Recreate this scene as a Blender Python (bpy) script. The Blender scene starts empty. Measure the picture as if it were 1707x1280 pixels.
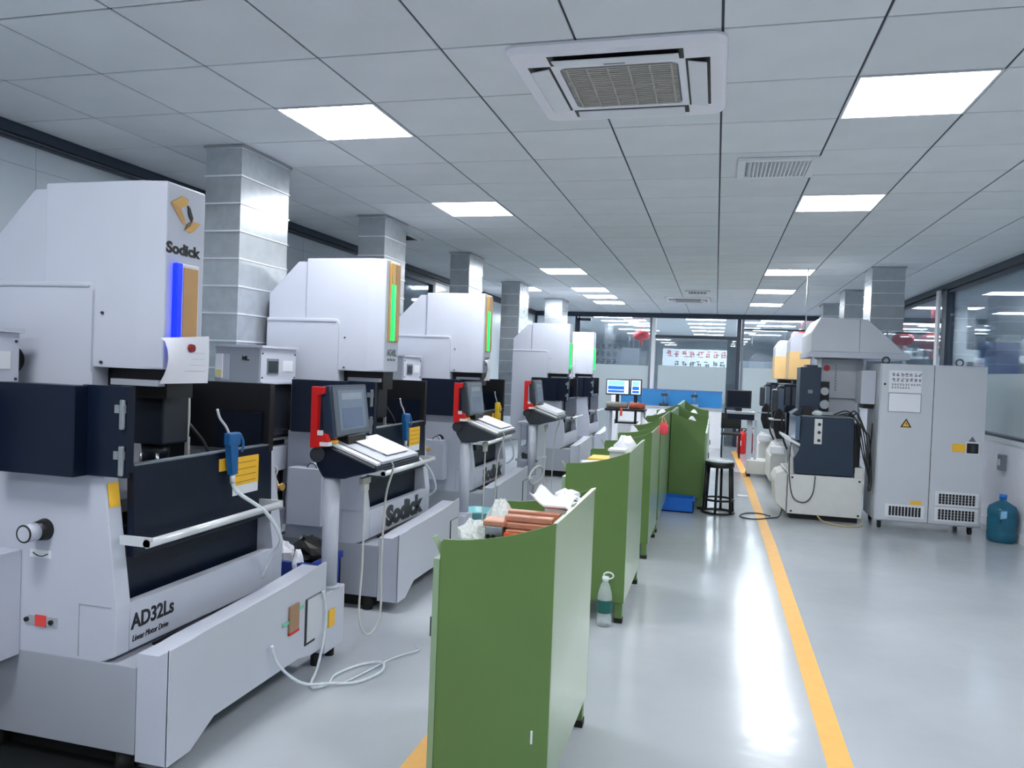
import bpy, bmesh, math, random
from mathutils import Vector, Matrix
random.seed(7)
SC = bpy.context.scene
COL = SC.collection
CAM_Z = 1.58
CEIL = 2.968

# ---------------------------------------------------------------- camera, world, exposure
cam_d = bpy.data.cameras.new('camera'); cam = bpy.data.objects.new('camera', cam_d); COL.objects.link(cam)
cam_d.sensor_fit = 'HORIZONTAL'; cam_d.sensor_width = 36.0
cam_d.lens = 36.0 * 1285.68 / 1707.0
cam_d.clip_start = 0.05
def cam_axes(yaw, pitch, roll):
    cy, sy, cp, sp = math.cos(yaw), math.sin(yaw), math.cos(pitch), math.sin(pitch)
    f = Vector((-sy*cp, cy*cp, sp)); r = Vector((cy, sy, 0)); u = r.cross(f)
    cr, sr = math.cos(roll), math.sin(roll)
    return cr*r + sr*u, -sr*r + cr*u, f
R_, U_, F_ = cam_axes(.257883, -.0208914, .0381459)
cam.matrix_world = Matrix(((R_.x, U_.x, -F_.x, 0), (R_.y, U_.y, -F_.y, 0), (R_.z, U_.z, -F_.z, CAM_Z), (0, 0, 0, 1)))
SC.camera = cam
w = bpy.data.worlds.new('world'); SC.world = w; w.use_nodes = True
w.node_tree.nodes['Background'].inputs[0].default_value = (.62, .75, .95, 1)
w.node_tree.nodes['Background'].inputs[1].default_value = .25
SC.view_settings.view_transform = 'Standard'; SC.view_settings.look = 'None'
SC.view_settings.gamma = 1; SC.view_settings.use_curve_mapping = False
SC.view_settings.exposure = 1.12
SC.cycles.use_denoising = True
SC.cycles.max_bounces = 10; SC.cycles.diffuse_bounces = 6
LAMP_STRENGTH = 17.0
LAMP_COLOR = (.95, .975, 1.0)

# ---------------------------------------------------------------- materials
def lin(c):
    c = c/255.0
    return c/12.92 if c <= .04045 else ((c+.055)/1.055)**2.4
MATS = {}
def mat(name, rgb, rough=.5, metal=0.0, var=.05, scale=8.0, bump=0.0, emit=0.0, spec=.5, coat=0.0, obj_var=0.0, stretch=None):
    if name in MATS: return MATS[name]
    m = bpy.data.materials.new(name); m.use_nodes = True; nt = m.node_tree; N = nt.nodes; L = nt.links
    b = N['Principled BSDF']
    col = (lin(rgb[0]), lin(rgb[1]), lin(rgb[2]))
    tc = N.new('ShaderNodeTexCoord'); no = N.new('ShaderNodeTexNoise')
    no.inputs['Scale'].default_value = scale; no.inputs['Detail'].default_value = 4
    if stretch:
        mp = N.new('ShaderNodeMapping'); mp.inputs['Scale'].default_value = stretch
        L.new(tc.outputs['Object'], mp.inputs['Vector']); L.new(mp.outputs['Vector'], no.inputs['Vector'])
    else: L.new(tc.outputs['Object'], no.inputs['Vector'])
    rp = N.new('ShaderNodeValToRGB')
    rp.color_ramp.elements[0].position = .3; rp.color_ramp.elements[1].position = .7
    rp.color_ramp.elements[0].color = (*[c*(1-var) for c in col], 1)
    rp.color_ramp.elements[1].color = (*[min(1, c*(1+var)) for c in col], 1)
    L.new(no.outputs['Fac'], rp.inputs['Fac'])
    out = rp.outputs['Color']
    if obj_var:
        oi = N.new('ShaderNodeObjectInfo'); hs = N.new('ShaderNodeHueSaturation'); ma = N.new('ShaderNodeMapRange')
        ma.inputs['To Min'].default_value = 1-obj_var; ma.inputs['To Max'].default_value = 1+obj_var
        L.new(oi.outputs['Random'], ma.inputs['Value']); L.new(ma.outputs['Result'], hs.inputs['Value'])
        L.new(out, hs.inputs['Color']); out = hs.outputs['Color']
    L.new(out, b.inputs['Base Color'])
    b.inputs['Roughness'].default_value = rough; b.inputs['Metallic'].default_value = metal
    b.inputs['Specular IOR Level'].default_value = spec
    b.inputs['Coat Weight'].default_value = coat; b.inputs['Coat Roughness'].default_value = .08
    if bump:
        bp = N.new('ShaderNodeBump'); bp.inputs['Strength'].default_value = bump; bp.inputs['Distance'].default_value = .01
        L.new(no.outputs['Fac'], bp.inputs['Height']); L.new(bp.outputs['Normal'], b.inputs['Normal'])
    if emit:
        L.new(out, b.inputs['Emission Color']); b.inputs['Emission Strength'].default_value = emit
    MATS[name] = m
    return m
def glass_mat(name, tint, refl=.08, rough=.02):
    m = bpy.data.materials.new(name); m.use_nodes = True; nt = m.node_tree; N = nt.nodes; L = nt.links
    N.remove(N['Principled BSDF']); o = N['Material Output']
    tr = N.new('ShaderNodeBsdfTransparent'); tr.inputs[0].default_value = (*tint, 1)
    gl = N.new('ShaderNodeBsdfGlossy'); gl.inputs['Roughness'].default_value = rough
    gl.inputs[0].default_value = (.9, .95, 1, 1)
    fr = N.new('ShaderNodeLayerWeight'); fr.inputs['Blend'].default_value = .25
    mr = N.new('ShaderNodeMapRange'); mr.inputs['To Min'].default_value = refl; mr.inputs['To Max'].default_value = .9
    mx = N.new('ShaderNodeMixShader')
    L.new(fr.outputs['Fresnel'], mr.inputs['Value']); L.new(mr.outputs['Result'], mx.inputs[0])
    L.new(tr.outputs[0], mx.inputs[1]); L.new(gl.outputs[0], mx.inputs[2]); L.new(mx.outputs[0], o.inputs['Surface'])
    return m
def film_mat(name, rgb, see):
    m = bpy.data.materials.new(name); m.use_nodes = True; nt = m.node_tree; N = nt.nodes; L = nt.links
    b = N['Principled BSDF']; o = N['Material Output']
    b.inputs['Base Color'].default_value = (lin(rgb[0]), lin(rgb[1]), lin(rgb[2]), 1); b.inputs['Roughness'].default_value = .28
    tl = N.new('ShaderNodeBsdfTranslucent'); tl.inputs[0].default_value = (lin(rgb[0]), lin(rgb[1]), lin(rgb[2]), 1)
    tr = N.new('ShaderNodeBsdfTransparent')
    no = N.new('ShaderNodeTexNoise'); no.inputs['Scale'].default_value = 2.0
    mr = N.new('ShaderNodeMapRange'); mr.inputs['To Min'].default_value = see*.8; mr.inputs['To Max'].default_value = see*1.2
    a = N.new('ShaderNodeMixShader'); a.inputs[0].default_value = .35
    c = N.new('ShaderNodeMixShader')
    L.new(b.outputs[0], a.inputs[1]); L.new(tl.outputs[0], a.inputs[2])
    L.new(no.outputs['Fac'], mr.inputs['Value']); L.new(mr.outputs['Result'], c.inputs[0])
    L.new(a.outputs[0], c.inputs[1]); L.new(tr.outputs[0], c.inputs[2]); L.new(c.outputs[0], o.inputs['Surface'])
    return m
def clear_plastic(name, tint, rough=.15, see=.55, dv=.12):
    m = bpy.data.materials.new(name); m.use_nodes = True; nt = m.node_tree; N = nt.nodes; L = nt.links
    b = N['Principled BSDF']; o = N['Material Output']
    b.inputs['Base Color'].default_value = (*tint, 1); b.inputs['Roughness'].default_value = rough
    tr = N.new('ShaderNodeBsdfTransparent'); tr.inputs[0].default_value = (*[min(1, t*1.1) for t in tint], 1)
    no = N.new('ShaderNodeTexNoise'); no.inputs['Scale'].default_value = 18
    mr = N.new('ShaderNodeMapRange'); mr.inputs['To Min'].default_value = see-dv; mr.inputs['To Max'].default_value = see+dv
    c = N.new('ShaderNodeMixShader')
    L.new(no.outputs['Fac'], mr.inputs['Value']); L.new(mr.outputs['Result'], c.inputs[0])
    L.new(b.outputs[0], c.inputs[1]); L.new(tr.outputs[0], c.inputs[2]); L.new(c.outputs[0], o.inputs['Surface'])
    return m
def lamp_mat(name, strength, color):
    m = bpy.data.materials.new(name); m.use_nodes = True; nt = m.node_tree
    b = nt.nodes['Principled BSDF']; b.inputs['Base Color'].default_value = (.9, .9, .9, 1)
    b.inputs['Emission Color'].default_value = (*color, 1); b.inputs['Emission Strength'].default_value = strength
    return m
def floor_mat():
    m = bpy.data.materials.new('floor epoxy'); m.use_nodes = True; nt = m.node_tree; N = nt.nodes; L = nt.links
    b = N['Principled BSDF']; tc = N.new('ShaderNodeTexCoord')
    n1 = N.new('ShaderNodeTexNoise'); n1.inputs['Scale'].default_value = .8; n1.inputs['Detail'].default_value = 6
    n2 = N.new('ShaderNodeTexNoise'); n2.inputs['Scale'].default_value = 9; n2.inputs['Detail'].default_value = 3
    for n in (n1, n2): L.new(tc.outputs['Object'], n.inputs['Vector'])
    rp = N.new('ShaderNodeValToRGB')
    rp.color_ramp.elements[0].position = .3; rp.color_ramp.elements[1].position = .72
    rp.color_ramp.elements[0].color = (lin(168), lin(173), lin(179), 1); rp.color_ramp.elements[1].color = (lin(184), lin(189), lin(195), 1)
    L.new(n1.outputs['Fac'], rp.inputs['Fac']); L.new(rp.outputs['Color'], b.inputs['Base Color'])
    mr = N.new('ShaderNodeMapRange'); mr.inputs['To Min'].default_value = .10; mr.inputs['To Max'].default_value = .26
    L.new(n2.outputs['Fac'], mr.inputs['Value']); L.new(mr.outputs['Result'], b.inputs['Roughness'])
    bp = N.new('ShaderNodeBump'); bp.inputs['Strength'].default_value = .12; bp.inputs['Distance'].default_value = .01
    L.new(n2.outputs['Fac'], bp.inputs['Height']); L.new(bp.outputs['Normal'], b.inputs['Normal'])
    b.inputs['Specular IOR Level'].default_value = .6
    return m
M_floor = floor_mat()
M_tile = mat('ceiling tile', (222, 226, 230), .75, var=.03, scale=3, obj_var=.035)
M_gap = mat('ceiling joint', (70, 74, 84), .8)
M_white = mat('white paint', (226, 229, 234), .45, var=.02)
M_mach = mat('machine enamel', (192, 196, 209), .38, var=.02, scale=3)
M_mach2 = mat('machine grey enamel', (164, 168, 178), .4, var=.03, scale=3)
M_cab = mat('cabinet enamel', (200, 204, 212), .42, var=.02, scale=3)
M_beige = mat('old machine enamel', (214, 214, 212), .42, var=.03)
M_navy = mat('navy enamel', (11, 22, 42), .35, var=.12, scale=4, spec=.3)
M_navy2 = mat('slate blue enamel', (30, 47, 68), .38, var=.10, scale=4)
M_black = mat('black plastic', (8, 8, 10), .4, var=.1)
M_dark = mat('dark grey plastic', (44, 50, 58), .45, var=.08)
M_pit = mat('work tank interior', (7, 9, 14), .5, var=.2)
M_galv = mat('galvanised sheet', (186, 192, 198), .24, metal=.6, var=.09, scale=14, bump=.05, obj_var=.05)
M_steel = mat('brushed steel', (176, 180, 184), .3, metal=.9, var=.06, scale=30)
M_chrome = mat('bright rail', (222, 225, 230), .25, metal=.35, var=.02)
M_green = mat('green sheet steel', (94, 124, 66), .42, var=.05, scale=2.5)
M_greenback = mat('pale green sheet steel', (136, 160, 126), .3, var=.05, scale=2.5, coat=.3)
M_yellow = mat('floor tape yellow', (234, 176, 84), .5, var=.05, scale=12)
M_sticker = mat('yellow sticker', (246, 190, 50), .5, var=.03)
M_paper = mat('white paper', (232, 232, 240), .7, var=.02)
M_ink = mat('black print', (22, 22, 26), .5)
M_greyprint = mat('grey print', (105, 108, 116), .6)
M_red = mat('red plastic', (214, 28, 28), .4, var=.04)
M_redmag = mat('dark red magnet', (130, 16, 28), .3)
M_gold = mat('gold trim', (206, 164, 96), .3, metal=.45, var=.05)
M_brass = mat('brown gold panel', (198, 154, 100), .4, metal=.2, var=.05)
M_blueled = mat('blue light bar', (8, 34, 255), .3, emit=.9, var=.1)
M_greenled = mat('green light bar', (20, 230, 90), .3, emit=.8, var=.1)
M_gunblue = mat('blue air gun', (22, 92, 150), .4, var=.05)
M_gunyel = mat('yellow air gun', (232, 196, 40), .4, var=.05)
M_hose = clear_plastic('clear hose', (.82, .87, .9), .15, .3)
M_cable = mat('grey cable', (196, 196, 192), .45)
M_blackcable = mat('black cable', (20, 22, 24), .45)
M_screen = mat('screen glass', (128, 140, 158), .12, var=.03)
M_screenlit = mat('lit screen', (214, 226, 240), .2, emit=.9, var=.02)
M_screenblue = mat('screen blue window', (28, 84, 214), .2, emit=.8, var=.03)
M_screencyan = mat('screen cyan window', (120, 190, 235), .2, emit=.8, var=.1, scale=40)
M_crate = mat('blue crate', (28, 108, 206), .4, var=.05)
M_binblue = mat('navy blue bin', (26, 52, 140), .4, var=.05)
M_bucket = mat('turquoise bucket', (132, 206, 212), .35, var=.03)
M_copper = mat('copper', (206, 148, 122), .35, metal=.6, var=.12, scale=20)
M_orange = mat('orange tray', (226, 104, 56), .45)
M_jug = clear_plastic('blue water jug', (.03, .19, .30), .08, .35, .05)
M_water = mat('jug water', (26, 84, 112), .1, var=.1)
M_bottle = clear_plastic('clear bottle', (.86, .93, .93), .06, .66, .06)
M_bag = clear_plastic('clear bag', (.86, .89, .87), .3, .35, .25)
M_blabel = mat('bottle label', (18, 92, 84), .5, var=.1, scale=40)
M_frame = mat('dark window frame', (44, 56, 72), .4, var=.05)
M_greyframe = mat('grey window frame', (120, 130, 140), .4, var=.05)
M_rubber = mat('black rubber', (18, 18, 18), .7)
M_beigepanel = mat('amber panel', (228, 190, 130), .45, var=.03)
M_redlantern = mat('red lantern', (238, 62, 78), .6, var=.06)
M_pink = mat('pink charm', (232, 70, 84), .5, var=.1)
M_bluewall = mat('blue board', (44, 132, 196), .5, var=.06, scale=3)
M_banner = mat('blue banner', (92, 120, 186), .6, var=.05)
M_shelf = mat('pale shelf', (222, 228, 226), .5, var=.04)
M_fabric = mat('grey cloth', (132, 126, 122), .9, var=.1, scale=30)
M_brick = mat('reddish cloth', (168, 86, 66), .9, var=.1, scale=30)
M_wallpaint = mat('wall panel paint', (196, 206, 214), .22, var=.03, scale=2, coat=.25)
M_lowwall = mat('low wall paint', (240, 240, 248), .5, var=.02)
M_lamp = lamp_mat('lit diffuser', LAMP_STRENGTH, LAMP_COLOR)
M_glass = glass_mat('window glass', (.88, .93, .95), .05)
M_glasswall = glass_mat('partition glass', (.86, .91, .93), .07)
M_film = film_mat('frosted film', (212, 220, 222), .08)

# ---------------------------------------------------------------- mesh helpers
class MB:
    def __init__(s, org=(0, 0, 0)):
        s.bm = bmesh.new(); s.org = Vector(org); s.mats = []; s.cur = 0
    def use(s, m):
        if m not in s.mats: s.mats.append(m)
        s.cur = s.mats.index(m); return s
    def _face(s, vs, smooth=False):
        try: f = s.bm.faces.new(vs)
        except ValueError: return None
        f.material_index = s.cur; f.smooth = smooth
        return f
    def box(s, x0, x1, y0, y1, z0, z1, bev=0):
        v = [s.bm.verts.new((x, y, z)) for x in (x0, x1) for y in (y0, y1) for z in (z0, z1)]
        fs = [s._face([v[i] for i in q]) for q in ((0, 1, 3, 2), (4, 6, 7, 5), (0, 4, 5, 1), (2, 3, 7, 6), (0, 2, 6, 4), (1, 5, 7, 3))]
        if bev:
            es = list({e for f in fs for e in f.edges})
            r = bmesh.ops.bevel(s.bm, geom=es, offset=bev, segments=2, affect='EDGES', profile=.5, material=s.cur)
        return s
    def prism(s, pts, axis, a, b, bev=0):
        def P(p, t):
            return {'y': (p[0], t, p[1]), 'x': (t, p[0], p[1]), 'z': (p[0], p[1], t)}[axis]
        va = [s.bm.verts.new(P(p, a)) for p in pts]; vb = [s.bm.verts.new(P(p, b)) for p in pts]
        fs = [s._face(va), s._face(vb[::-1])]
        n = len(pts)
        for i in range(n): fs.append(s._face([va[i], vb[i], vb[(i+1) % n], va[(i+1) % n]]))
        if bev:
            es = list({e for f in fs if f for e in f.edges})
            bmesh.ops.bevel(s.bm, geom=es, offset=bev, segments=2, affect='EDGES', profile=.5, material=s.cur)
        return s
    def hexa(s, a, b):
        va = [s.bm.verts.new(p) for p in a]; vb = [s.bm.verts.new(p) for p in b]
        n = len(a); s._face(va); s._face(vb[::-1])
        for i in range(n): s._face([va[i], vb[i], vb[(i+1) % n], va[(i+1) % n]])
        return s
    def cyl(s, p0, p1, r0, r1=None, seg=14, cap=True):
        r1 = r0 if r1 is None else r1
        p0, p1 = Vector(p0), Vector(p1); d = (p1-p0).normalized()
        a = d.orthogonal().normalized(); b = d.cross(a)
        ra = [s.bm.verts.new(p0+r0*(math.cos(2*math.pi*i/seg)*a+math.sin(2*math.pi*i/seg)*b)) for i in range(seg)]
        rb = [s.bm.verts.new(p1+r1*(math.cos(2*math.pi*i/seg)*a+math.sin(2*math.pi*i/seg)*b)) for i in range(seg)]
        for i in range(seg): s._face([ra[i], ra[(i+1) % seg], rb[(i+1) % seg], rb[i]], True)
        if cap: s._face(ra[::-1]); s._face(rb)
        return s
    def tube(s, pts, r, seg=8, sub=5, closed=False):
        P = [Vector(p) for p in pts]
        if sub > 1:
            n = len(P); Q = []
            rng = range(n) if closed else range(n-1)
            for i in rng:
                p0 = P[(i-1) % n] if closed else P[max(i-1, 0)]; p1 = P[i]; p2 = P[(i+1) % n]; p3 = P[(i+2) % n] if closed else P[min(i+2, n-1)]
                for k in range(sub):
                    t = k/sub
                    Q.append(.5*((2*p1)+(p2-p0)*t+(2*p0-5*p1+4*p2-p3)*t*t+(3*p1-p0-3*p2+p3)*t**3))
            if not closed: Q.append(P[-1])
            P = Q
        n = len(P); prev = None; rings = []
        for i in range(n):
            if closed: d = (P[(i+1) % n]-P[i-1])
            else: d = P[min(i+1, n-1)]-P[max(i-1, 0)]
            d = d.normalized() if d.length > 1e-9 else Vector((0, 0, 1))
            a = (prev - prev.dot(d)*d) if prev is not None else d.orthogonal()
            if a.length < 1e-6: a = d.orthogonal()
            a.normalize(); prev = a; b = d.cross(a)
            rings.append([s.bm.verts.new(P[i]+r*(math.cos(2*math.pi*k/seg)*a+math.sin(2*math.pi*k/seg)*b)) for k in range(seg)])
        for i in range(n if closed else n-1):
            A, B = rings[i], rings[(i+1) % n]
            for k in range(seg): s._face([A[k], A[(k+1) % seg], B[(k+1) % seg], B[k]], True)
        if not closed: s._face(rings[0][::-1]); s._face(rings[-1])
        return s
    def lathe(s, prof, c, seg=24, smooth=True, capb=True, capt=True):
        rings = []
        for r, z in prof:
            rings.append([s.bm.verts.new((c[0]+r*math.cos(2*math.pi*k/seg), c[1]+r*math.sin(2*math.pi*k/seg), c[2]+z)) for k in range(seg)])
        for i in range(len(rings)-1):
            A, B = rings[i], rings[i+1]
            for k in range(seg): s._face([A[k], A[(k+1) % seg], B[(k+1) % seg], B[k]], smooth)
        if capb: s._face(rings[0][::-1])
        if capt: s._face(rings[-1])
        return s
    def blob(s, c, rx, ry, rz, jit=0.0, seg=14, rows=9, seed=1):
        rd = random.Random(seed); rings = []
        top = s.bm.verts.new((c[0], c[1], c[2]+rz)); bot = s.bm.verts.new((c[0], c[1], c[2]-rz))
        for i in range(1, rows):
            t = math.pi*i/rows
            rings.append([s.bm.verts.new((c[0]+rx*math.sin(t)*math.cos(2*math.pi*k/seg)*(1+rd.uniform(-jit, jit)),
                                          c[1]+ry*math.sin(t)*math.sin(2*math.pi*k/seg)*(1+rd.uniform(-jit, jit)),
                                          c[2]+rz*math.cos(t)*(1+rd.uniform(-jit, jit)))) for k in range(seg)])
        sm = jit < .1
        for k in range(seg):
            s._face([top, rings[0][k], rings[0][(k+1) % seg]], sm); s._face([bot, rings[-1][(k+1) % seg], rings[-1][k]], sm)
        for i in range(len(rings)-1):
            A, B = rings[i], rings[i+1]
            for k in range(seg): s._face([A[k], B[k], B[(k+1) % seg], A[(k+1) % seg]], sm)
        return s
    def sheet(s, x0, x1, y0, y1, zf, nx=8, ny=8, th=.002):
        g = [[(x0+(x1-x0)*i/nx, y0+(y1-y0)*j/ny) for j in range(ny+1)] for i in range(nx+1)]
        T = [[s.bm.verts.new((x, y, zf(x, y)+th)) for x, y in r] for r in g]; B = [[s.bm.verts.new((x, y, zf(x, y))) for x, y in r] for r in g]
        for i in range(nx):
            for j in range(ny):
                s._face([T[i][j], T[i+1][j], T[i+1][j+1], T[i][j+1]], True); s._face([B[i][j+1], B[i+1][j+1], B[i+1][j], B[i][j]], True)
        for i in range(nx): s._face([B[i][0], B[i+1][0], T[i+1][0], T[i][0]]); s._face([T[i][ny], T[i+1][ny], B[i+1][ny], B[i][ny]])
        for j in range(ny): s._face([T[0][j], T[0][j+1], B[0][j+1], B[0][j]]); s._face([B[nx][j], B[nx][j+1], T[nx][j+1], T[nx][j]])
        return s
    def build(s, name, m, parent=None, kind=None, org=None):
        if org is not None: s.org = Vector(org)
        if parent is not None and 'org' in parent: s.org = Vector(parent['org'])
        bmesh.ops.recalc_face_normals(s.bm, faces=s.bm.faces)
        bmesh.ops.translate(s.bm, verts=s.bm.verts, vec=-s.org)
        me = bpy.data.meshes.new(name); s.bm.to_mesh(me); s.bm.free()
        for mm in (s.mats or [m]): me.materials.append(mm)
        o = bpy.data.objects.new(name, me); COL.objects.link(o)
        if parent is not None:
            o.parent = parent
            o['org'] = tuple(s.org)
        else:
            o.location = s.org; o['org'] = tuple(s.org)
        if kind: o['kind'] = kind
        return o
def mesh_origin_fix():
    for o in bpy.data.objects:
        if 'org' in o: del o['org']
def tag(o, label, cat, group=None):
    o['label'] = label; o['category'] = cat
    if group: o['group'] = group
    return o
def thing(name, label, cat, org, group=None, shift=(0, 0, 0)):
    o = bpy.data.objects.new(name, None); COL.objects.link(o); o.empty_display_size = .1
    o.location = Vector(org)+Vector(shift); o['org'] = tuple(org)
    return tag(o, label, cat, group)
def struct_root(name, org=(0, 0, 0)):
    o = bpy.data.objects.new(name, None); COL.objects.link(o); o.location = org; o['org'] = tuple(org); o['kind'] = 'structure'; return o
def part_label(o, label): o['label'] = label; return o
def text(body, size, m, parent, name, loc, right, up, bold=0.0, shear=0.0, width=None, depth=.002):
    cu = bpy.data.curves.new('lettering', 'FONT'); cu.body = body; cu.size = size; cu.extrude = depth/2; cu.offset = bold; cu.shear = shear
    cu.resolution_u = 3
    t = bpy.data.objects.new('lettering', cu); COL.objects.link(t)
    dg = bpy.context.evaluated_depsgraph_get(); dg.update()
    me = bpy.data.meshes.new_from_object(t.evaluated_get(dg))
    bpy.data.objects.remove(t)
    right = Vector(right).normalized(); up = Vector(up).normalized(); nrm = right.cross(up)
    org = Vector(parent['org']) if parent is not None else Vector(loc)
    xs = [v.co.x for v in me.vertices]
    k = (width/(max(xs)-min(xs))) if (width and xs) else 1.0
    for v in me.vertices:
        v.co = Vector(loc)+right*(v.co.x*k)+up*v.co.y+nrm*(v.co.z+depth/2) - org
    me.materials.clear(); me.materials.append(m)
    o = bpy.data.objects.new(name, me); COL.objects.link(o)
    if parent is not None: o.parent = parent; o['org'] = tuple(org)
    else: o.location = loc
    return o
def glyph_rows(mb, origin, right, up, rows, cell, depth, seed=0):
    """small stroke signs, like far too small writing; rows = list of counts"""
    rd = random.Random(seed); origin = Vector(origin); right = Vector(right); up = Vector(up); n = right.cross(up)
    for r, cnt in enumerate(rows):
        for i in range(cnt):
            c = origin + right*(i*cell*1.25) - up*(r*cell*1.6)
            for k in range(5):
                hz = k % 2 == 0
                a = rd.uniform(0, .45)*cell; l = rd.uniform(.45, .8)*cell; q = (k/5.0+rd.uniform(0, .15))*cell; t = cell*.15
                p = c + (right*a - up*(cell-q) if hz else right*q - up*(cell-a))
                d1, d2 = (right*l, up*t) if hz else (right*t, up*l)
                base = [p, p+d1, p+d1+d2, p+d2]
                mb.hexa(base, [b+n*depth for b in base])

# ---------------------------------------------------------------- room shell
XL, XR, YB, YF = -4.25, 3.04, -4.2, 18.07      # left wall, right wall, wall behind the camera, far glass wall
MB().box(-9, 12, YB, 34, -.06, 0).build('floor', M_floor, kind='structure')

ceil = struct_root('ceiling', (0, 0, CEIL))
b = MB(); b.box(-9, 12, YB, 34, CEIL+.007, CEIL+.07); b.build('backing_board', M_gap, ceil)
T0X, T0Y, TS = -2.432, 2.617, .6
lamps_room = [(0, -7), (5, -6), (0, -3), (5, -2), (0, 2), (5, 2), (0, 6), (5, 6), (0, 13), (5, 13), (0, 17), (5, 17), (0, 19), (5, 21), (0, 21), (-2, 17)]
def tile_mesh():
    bm = bmesh.new(); g = .0055; h = TS/2-g
    lo = [bm.verts.new((sx*(h-.003), sy*(h-.003), 0)) for sx, sy in ((-1, -1), (1, -1), (1, 1), (-1, 1))]
    mi = [bm.verts.new((sx*h, sy*h, .002)) for sx, sy in ((-1, -1), (1, -1), (1, 1), (-1, 1))]
    hi = [bm.verts.new((sx*h, sy*h, .006)) for sx, sy in ((-1, -1), (1, -1), (1, 1), (-1, 1))]
    bm.faces.new(lo[::-1]); bm.faces.new(hi)
    for A, B in ((lo, mi), (mi, hi)):
        for i in range(4): bm.faces.new([A[i], A[(i+1) % 4], B[(i+1) % 4], B[i]])
    me = bpy.data.meshes.new('tile'); bm.to_mesh(me); bm.free(); me.materials.append(M_tile); return me
tme = tile_mesh(); ntile = 0
rest = MB((0, 0, 0))
for j in range(-12, 53):
    for i in range(-12, 25):
        if (i, j) in lamps_room: continue
        x, y = T0X+(i+.5)*TS, T0Y+(j+.5)*TS
        if x > 11.6 or x < -8.6 or y > 33.6 or y < YB+.3: continue
        inside = XL-.3 < x < XR+.3
        if inside and -1 <= j <= 22 and ntile < 298:
            o = bpy.data.objects.new('tile', tme); COL.objects.link(o); o.parent = ceil; o.location = (x, y, 0); ntile += 1
        elif inside and j <= 26:
            h = TS/2-.005
            rest.box(x-h, x+h, y-h, y+h, CEIL, CEIL+.006)
o = rest.build('far_tiles', M_tile, ceil); o['kind'] = 'stuff'
for k, (x0, x1, y0, y1) in enumerate(((XR+.1, 12, YB, 34), (-9, XR+.1, YF+.2, 34), (-9, XL-.1, YB, YF+.2))):
    MB((x0, y0, CEIL)).box(x0, x1, y0, y1, CEIL, CEIL+.006).build('ceiling', M_tile, kind='structure')

def ceiling_lamp(x, y, label, group=None, s=TS, sx=None):
    sx = sx or s
    t = thing('ceiling_light', label, 'light', (x, y, CEIL), group)
    f = MB(); h = s/2-.004; hx = sx/2-.004; q = .012
    for a in ((x-hx, x-hx+q, y-h, y+h), (x+hx-q, x+hx, y-h, y+h), (x-hx+q, x+hx-q, y-h, y-h+q), (x-hx+q, x+hx-q, y+h-q, y+h)):
        f.box(*a, CEIL-.004, CEIL+.006)
    f.build('frame', M_white, t)
    MB().box(x-hx+q, x+hx-q, y-h+q, y+h-q, CEIL-.001, CEIL+.006).build('diffuser', M_lamp, t)
    return t
ordn = {2: 'nearest', 6: 'second', 13: 'third', 17: 'fourth', 19: 'fifth', 21: 'last'}
for i, j in lamps_room:
    x, y = T0X+(i+.5)*TS, T0Y+(j+.5)*TS
    if j < 0: lab = 'square lit ceiling panel behind the viewer, %s row, %s' % ('left' if i == 0 else 'right', 'farther back' if j < -5 else 'closer')
    elif i == -2: lab = 'lit ceiling panel half hidden behind the far duct by the left wall'
    else:
        side = 'left' if i == 0 else 'right'
        nm = ordn[j] if not (i == 5 and j == 21) else 'last'
        lab = 'square lit ceiling panel, %s one in the %s row of lights' % (nm, side)
    ceiling_lamp(x, y, lab, 'ceiling light panels')

# ---- left wall: pale glossy panels below a dark rail, with one framed pane far back
wl = struct_root('wall_left', (XL, 4, 0))
ys = [-4.2, -2.6, -1.0, .7, 2.35, 4.0, 5.65, 7.3, 9.3]
for k in range(len(ys)-1):
    MB().box(XL-.05, XL, ys[k]+.0015, ys[k+1]-.0015, 0.12, 2.724).build('panel', M_wallpaint, wl)
    MB().box(XL-.05, XL-.004, ys[k]+.0015, ys[k+1]-.0015, 2.727, 2.9).build('panel', M_wallpaint, wl)
MB().box(XL-.05, XL, 11.2, YF, 0.12, 2.9).build('panel', M_wallpaint, wl)
MB().box(XL-.05, XL, 9.3, 11.2, 0.12, 1.0).build('panel', M_wallpaint, wl)
MB().box(XL-.08, XL-.05, YB, 9.3, 0, CEIL).build('core', M_greyframe, wl)
MB().box(XL-.06, XL+.045, YB, YF, 2.9, CEIL-.002).build('trim_1', M_frame, kind='structure')
MB().box(XL-.01, XL+.03, YB, YF, 2.865, 2.885).build('trim_2', M_frame, kind='structure')
MB().box(XL-.01, XL+.015, YB, YF, 0, .12).build('baseboard_left', M_greyframe, kind='structure')
w5 = struct_root('window_5', (XL, 10.2, 1))
f = MB(); f.box(XL-.05, XL+.02, 9.3, 9.38, 1, 2.88); f.box(XL-.05, XL+.02, 11.1, 11.2, 1, 2.88); f.box(XL-.05, XL+.02, 9.38, 11.1, 2.8, 2.88); f.box(XL-.05, XL+.02, 9.38, 11.1, 1, 1.08)
f.build('frame', M_frame, w5); MB().box(XL-.03, XL-.02, 9.38, 11.1, 1.08, 2.8).build('pane', M_glass, w5)
MB().box(-9, -8.9, YB, YF, 0, CEIL).build('wall_left', M_lowwall, kind='structure')
MB().box(-9, 12, YB-.1, YB, 0, CEIL).build('wall_near', M_wallpaint, kind='structure')

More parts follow.
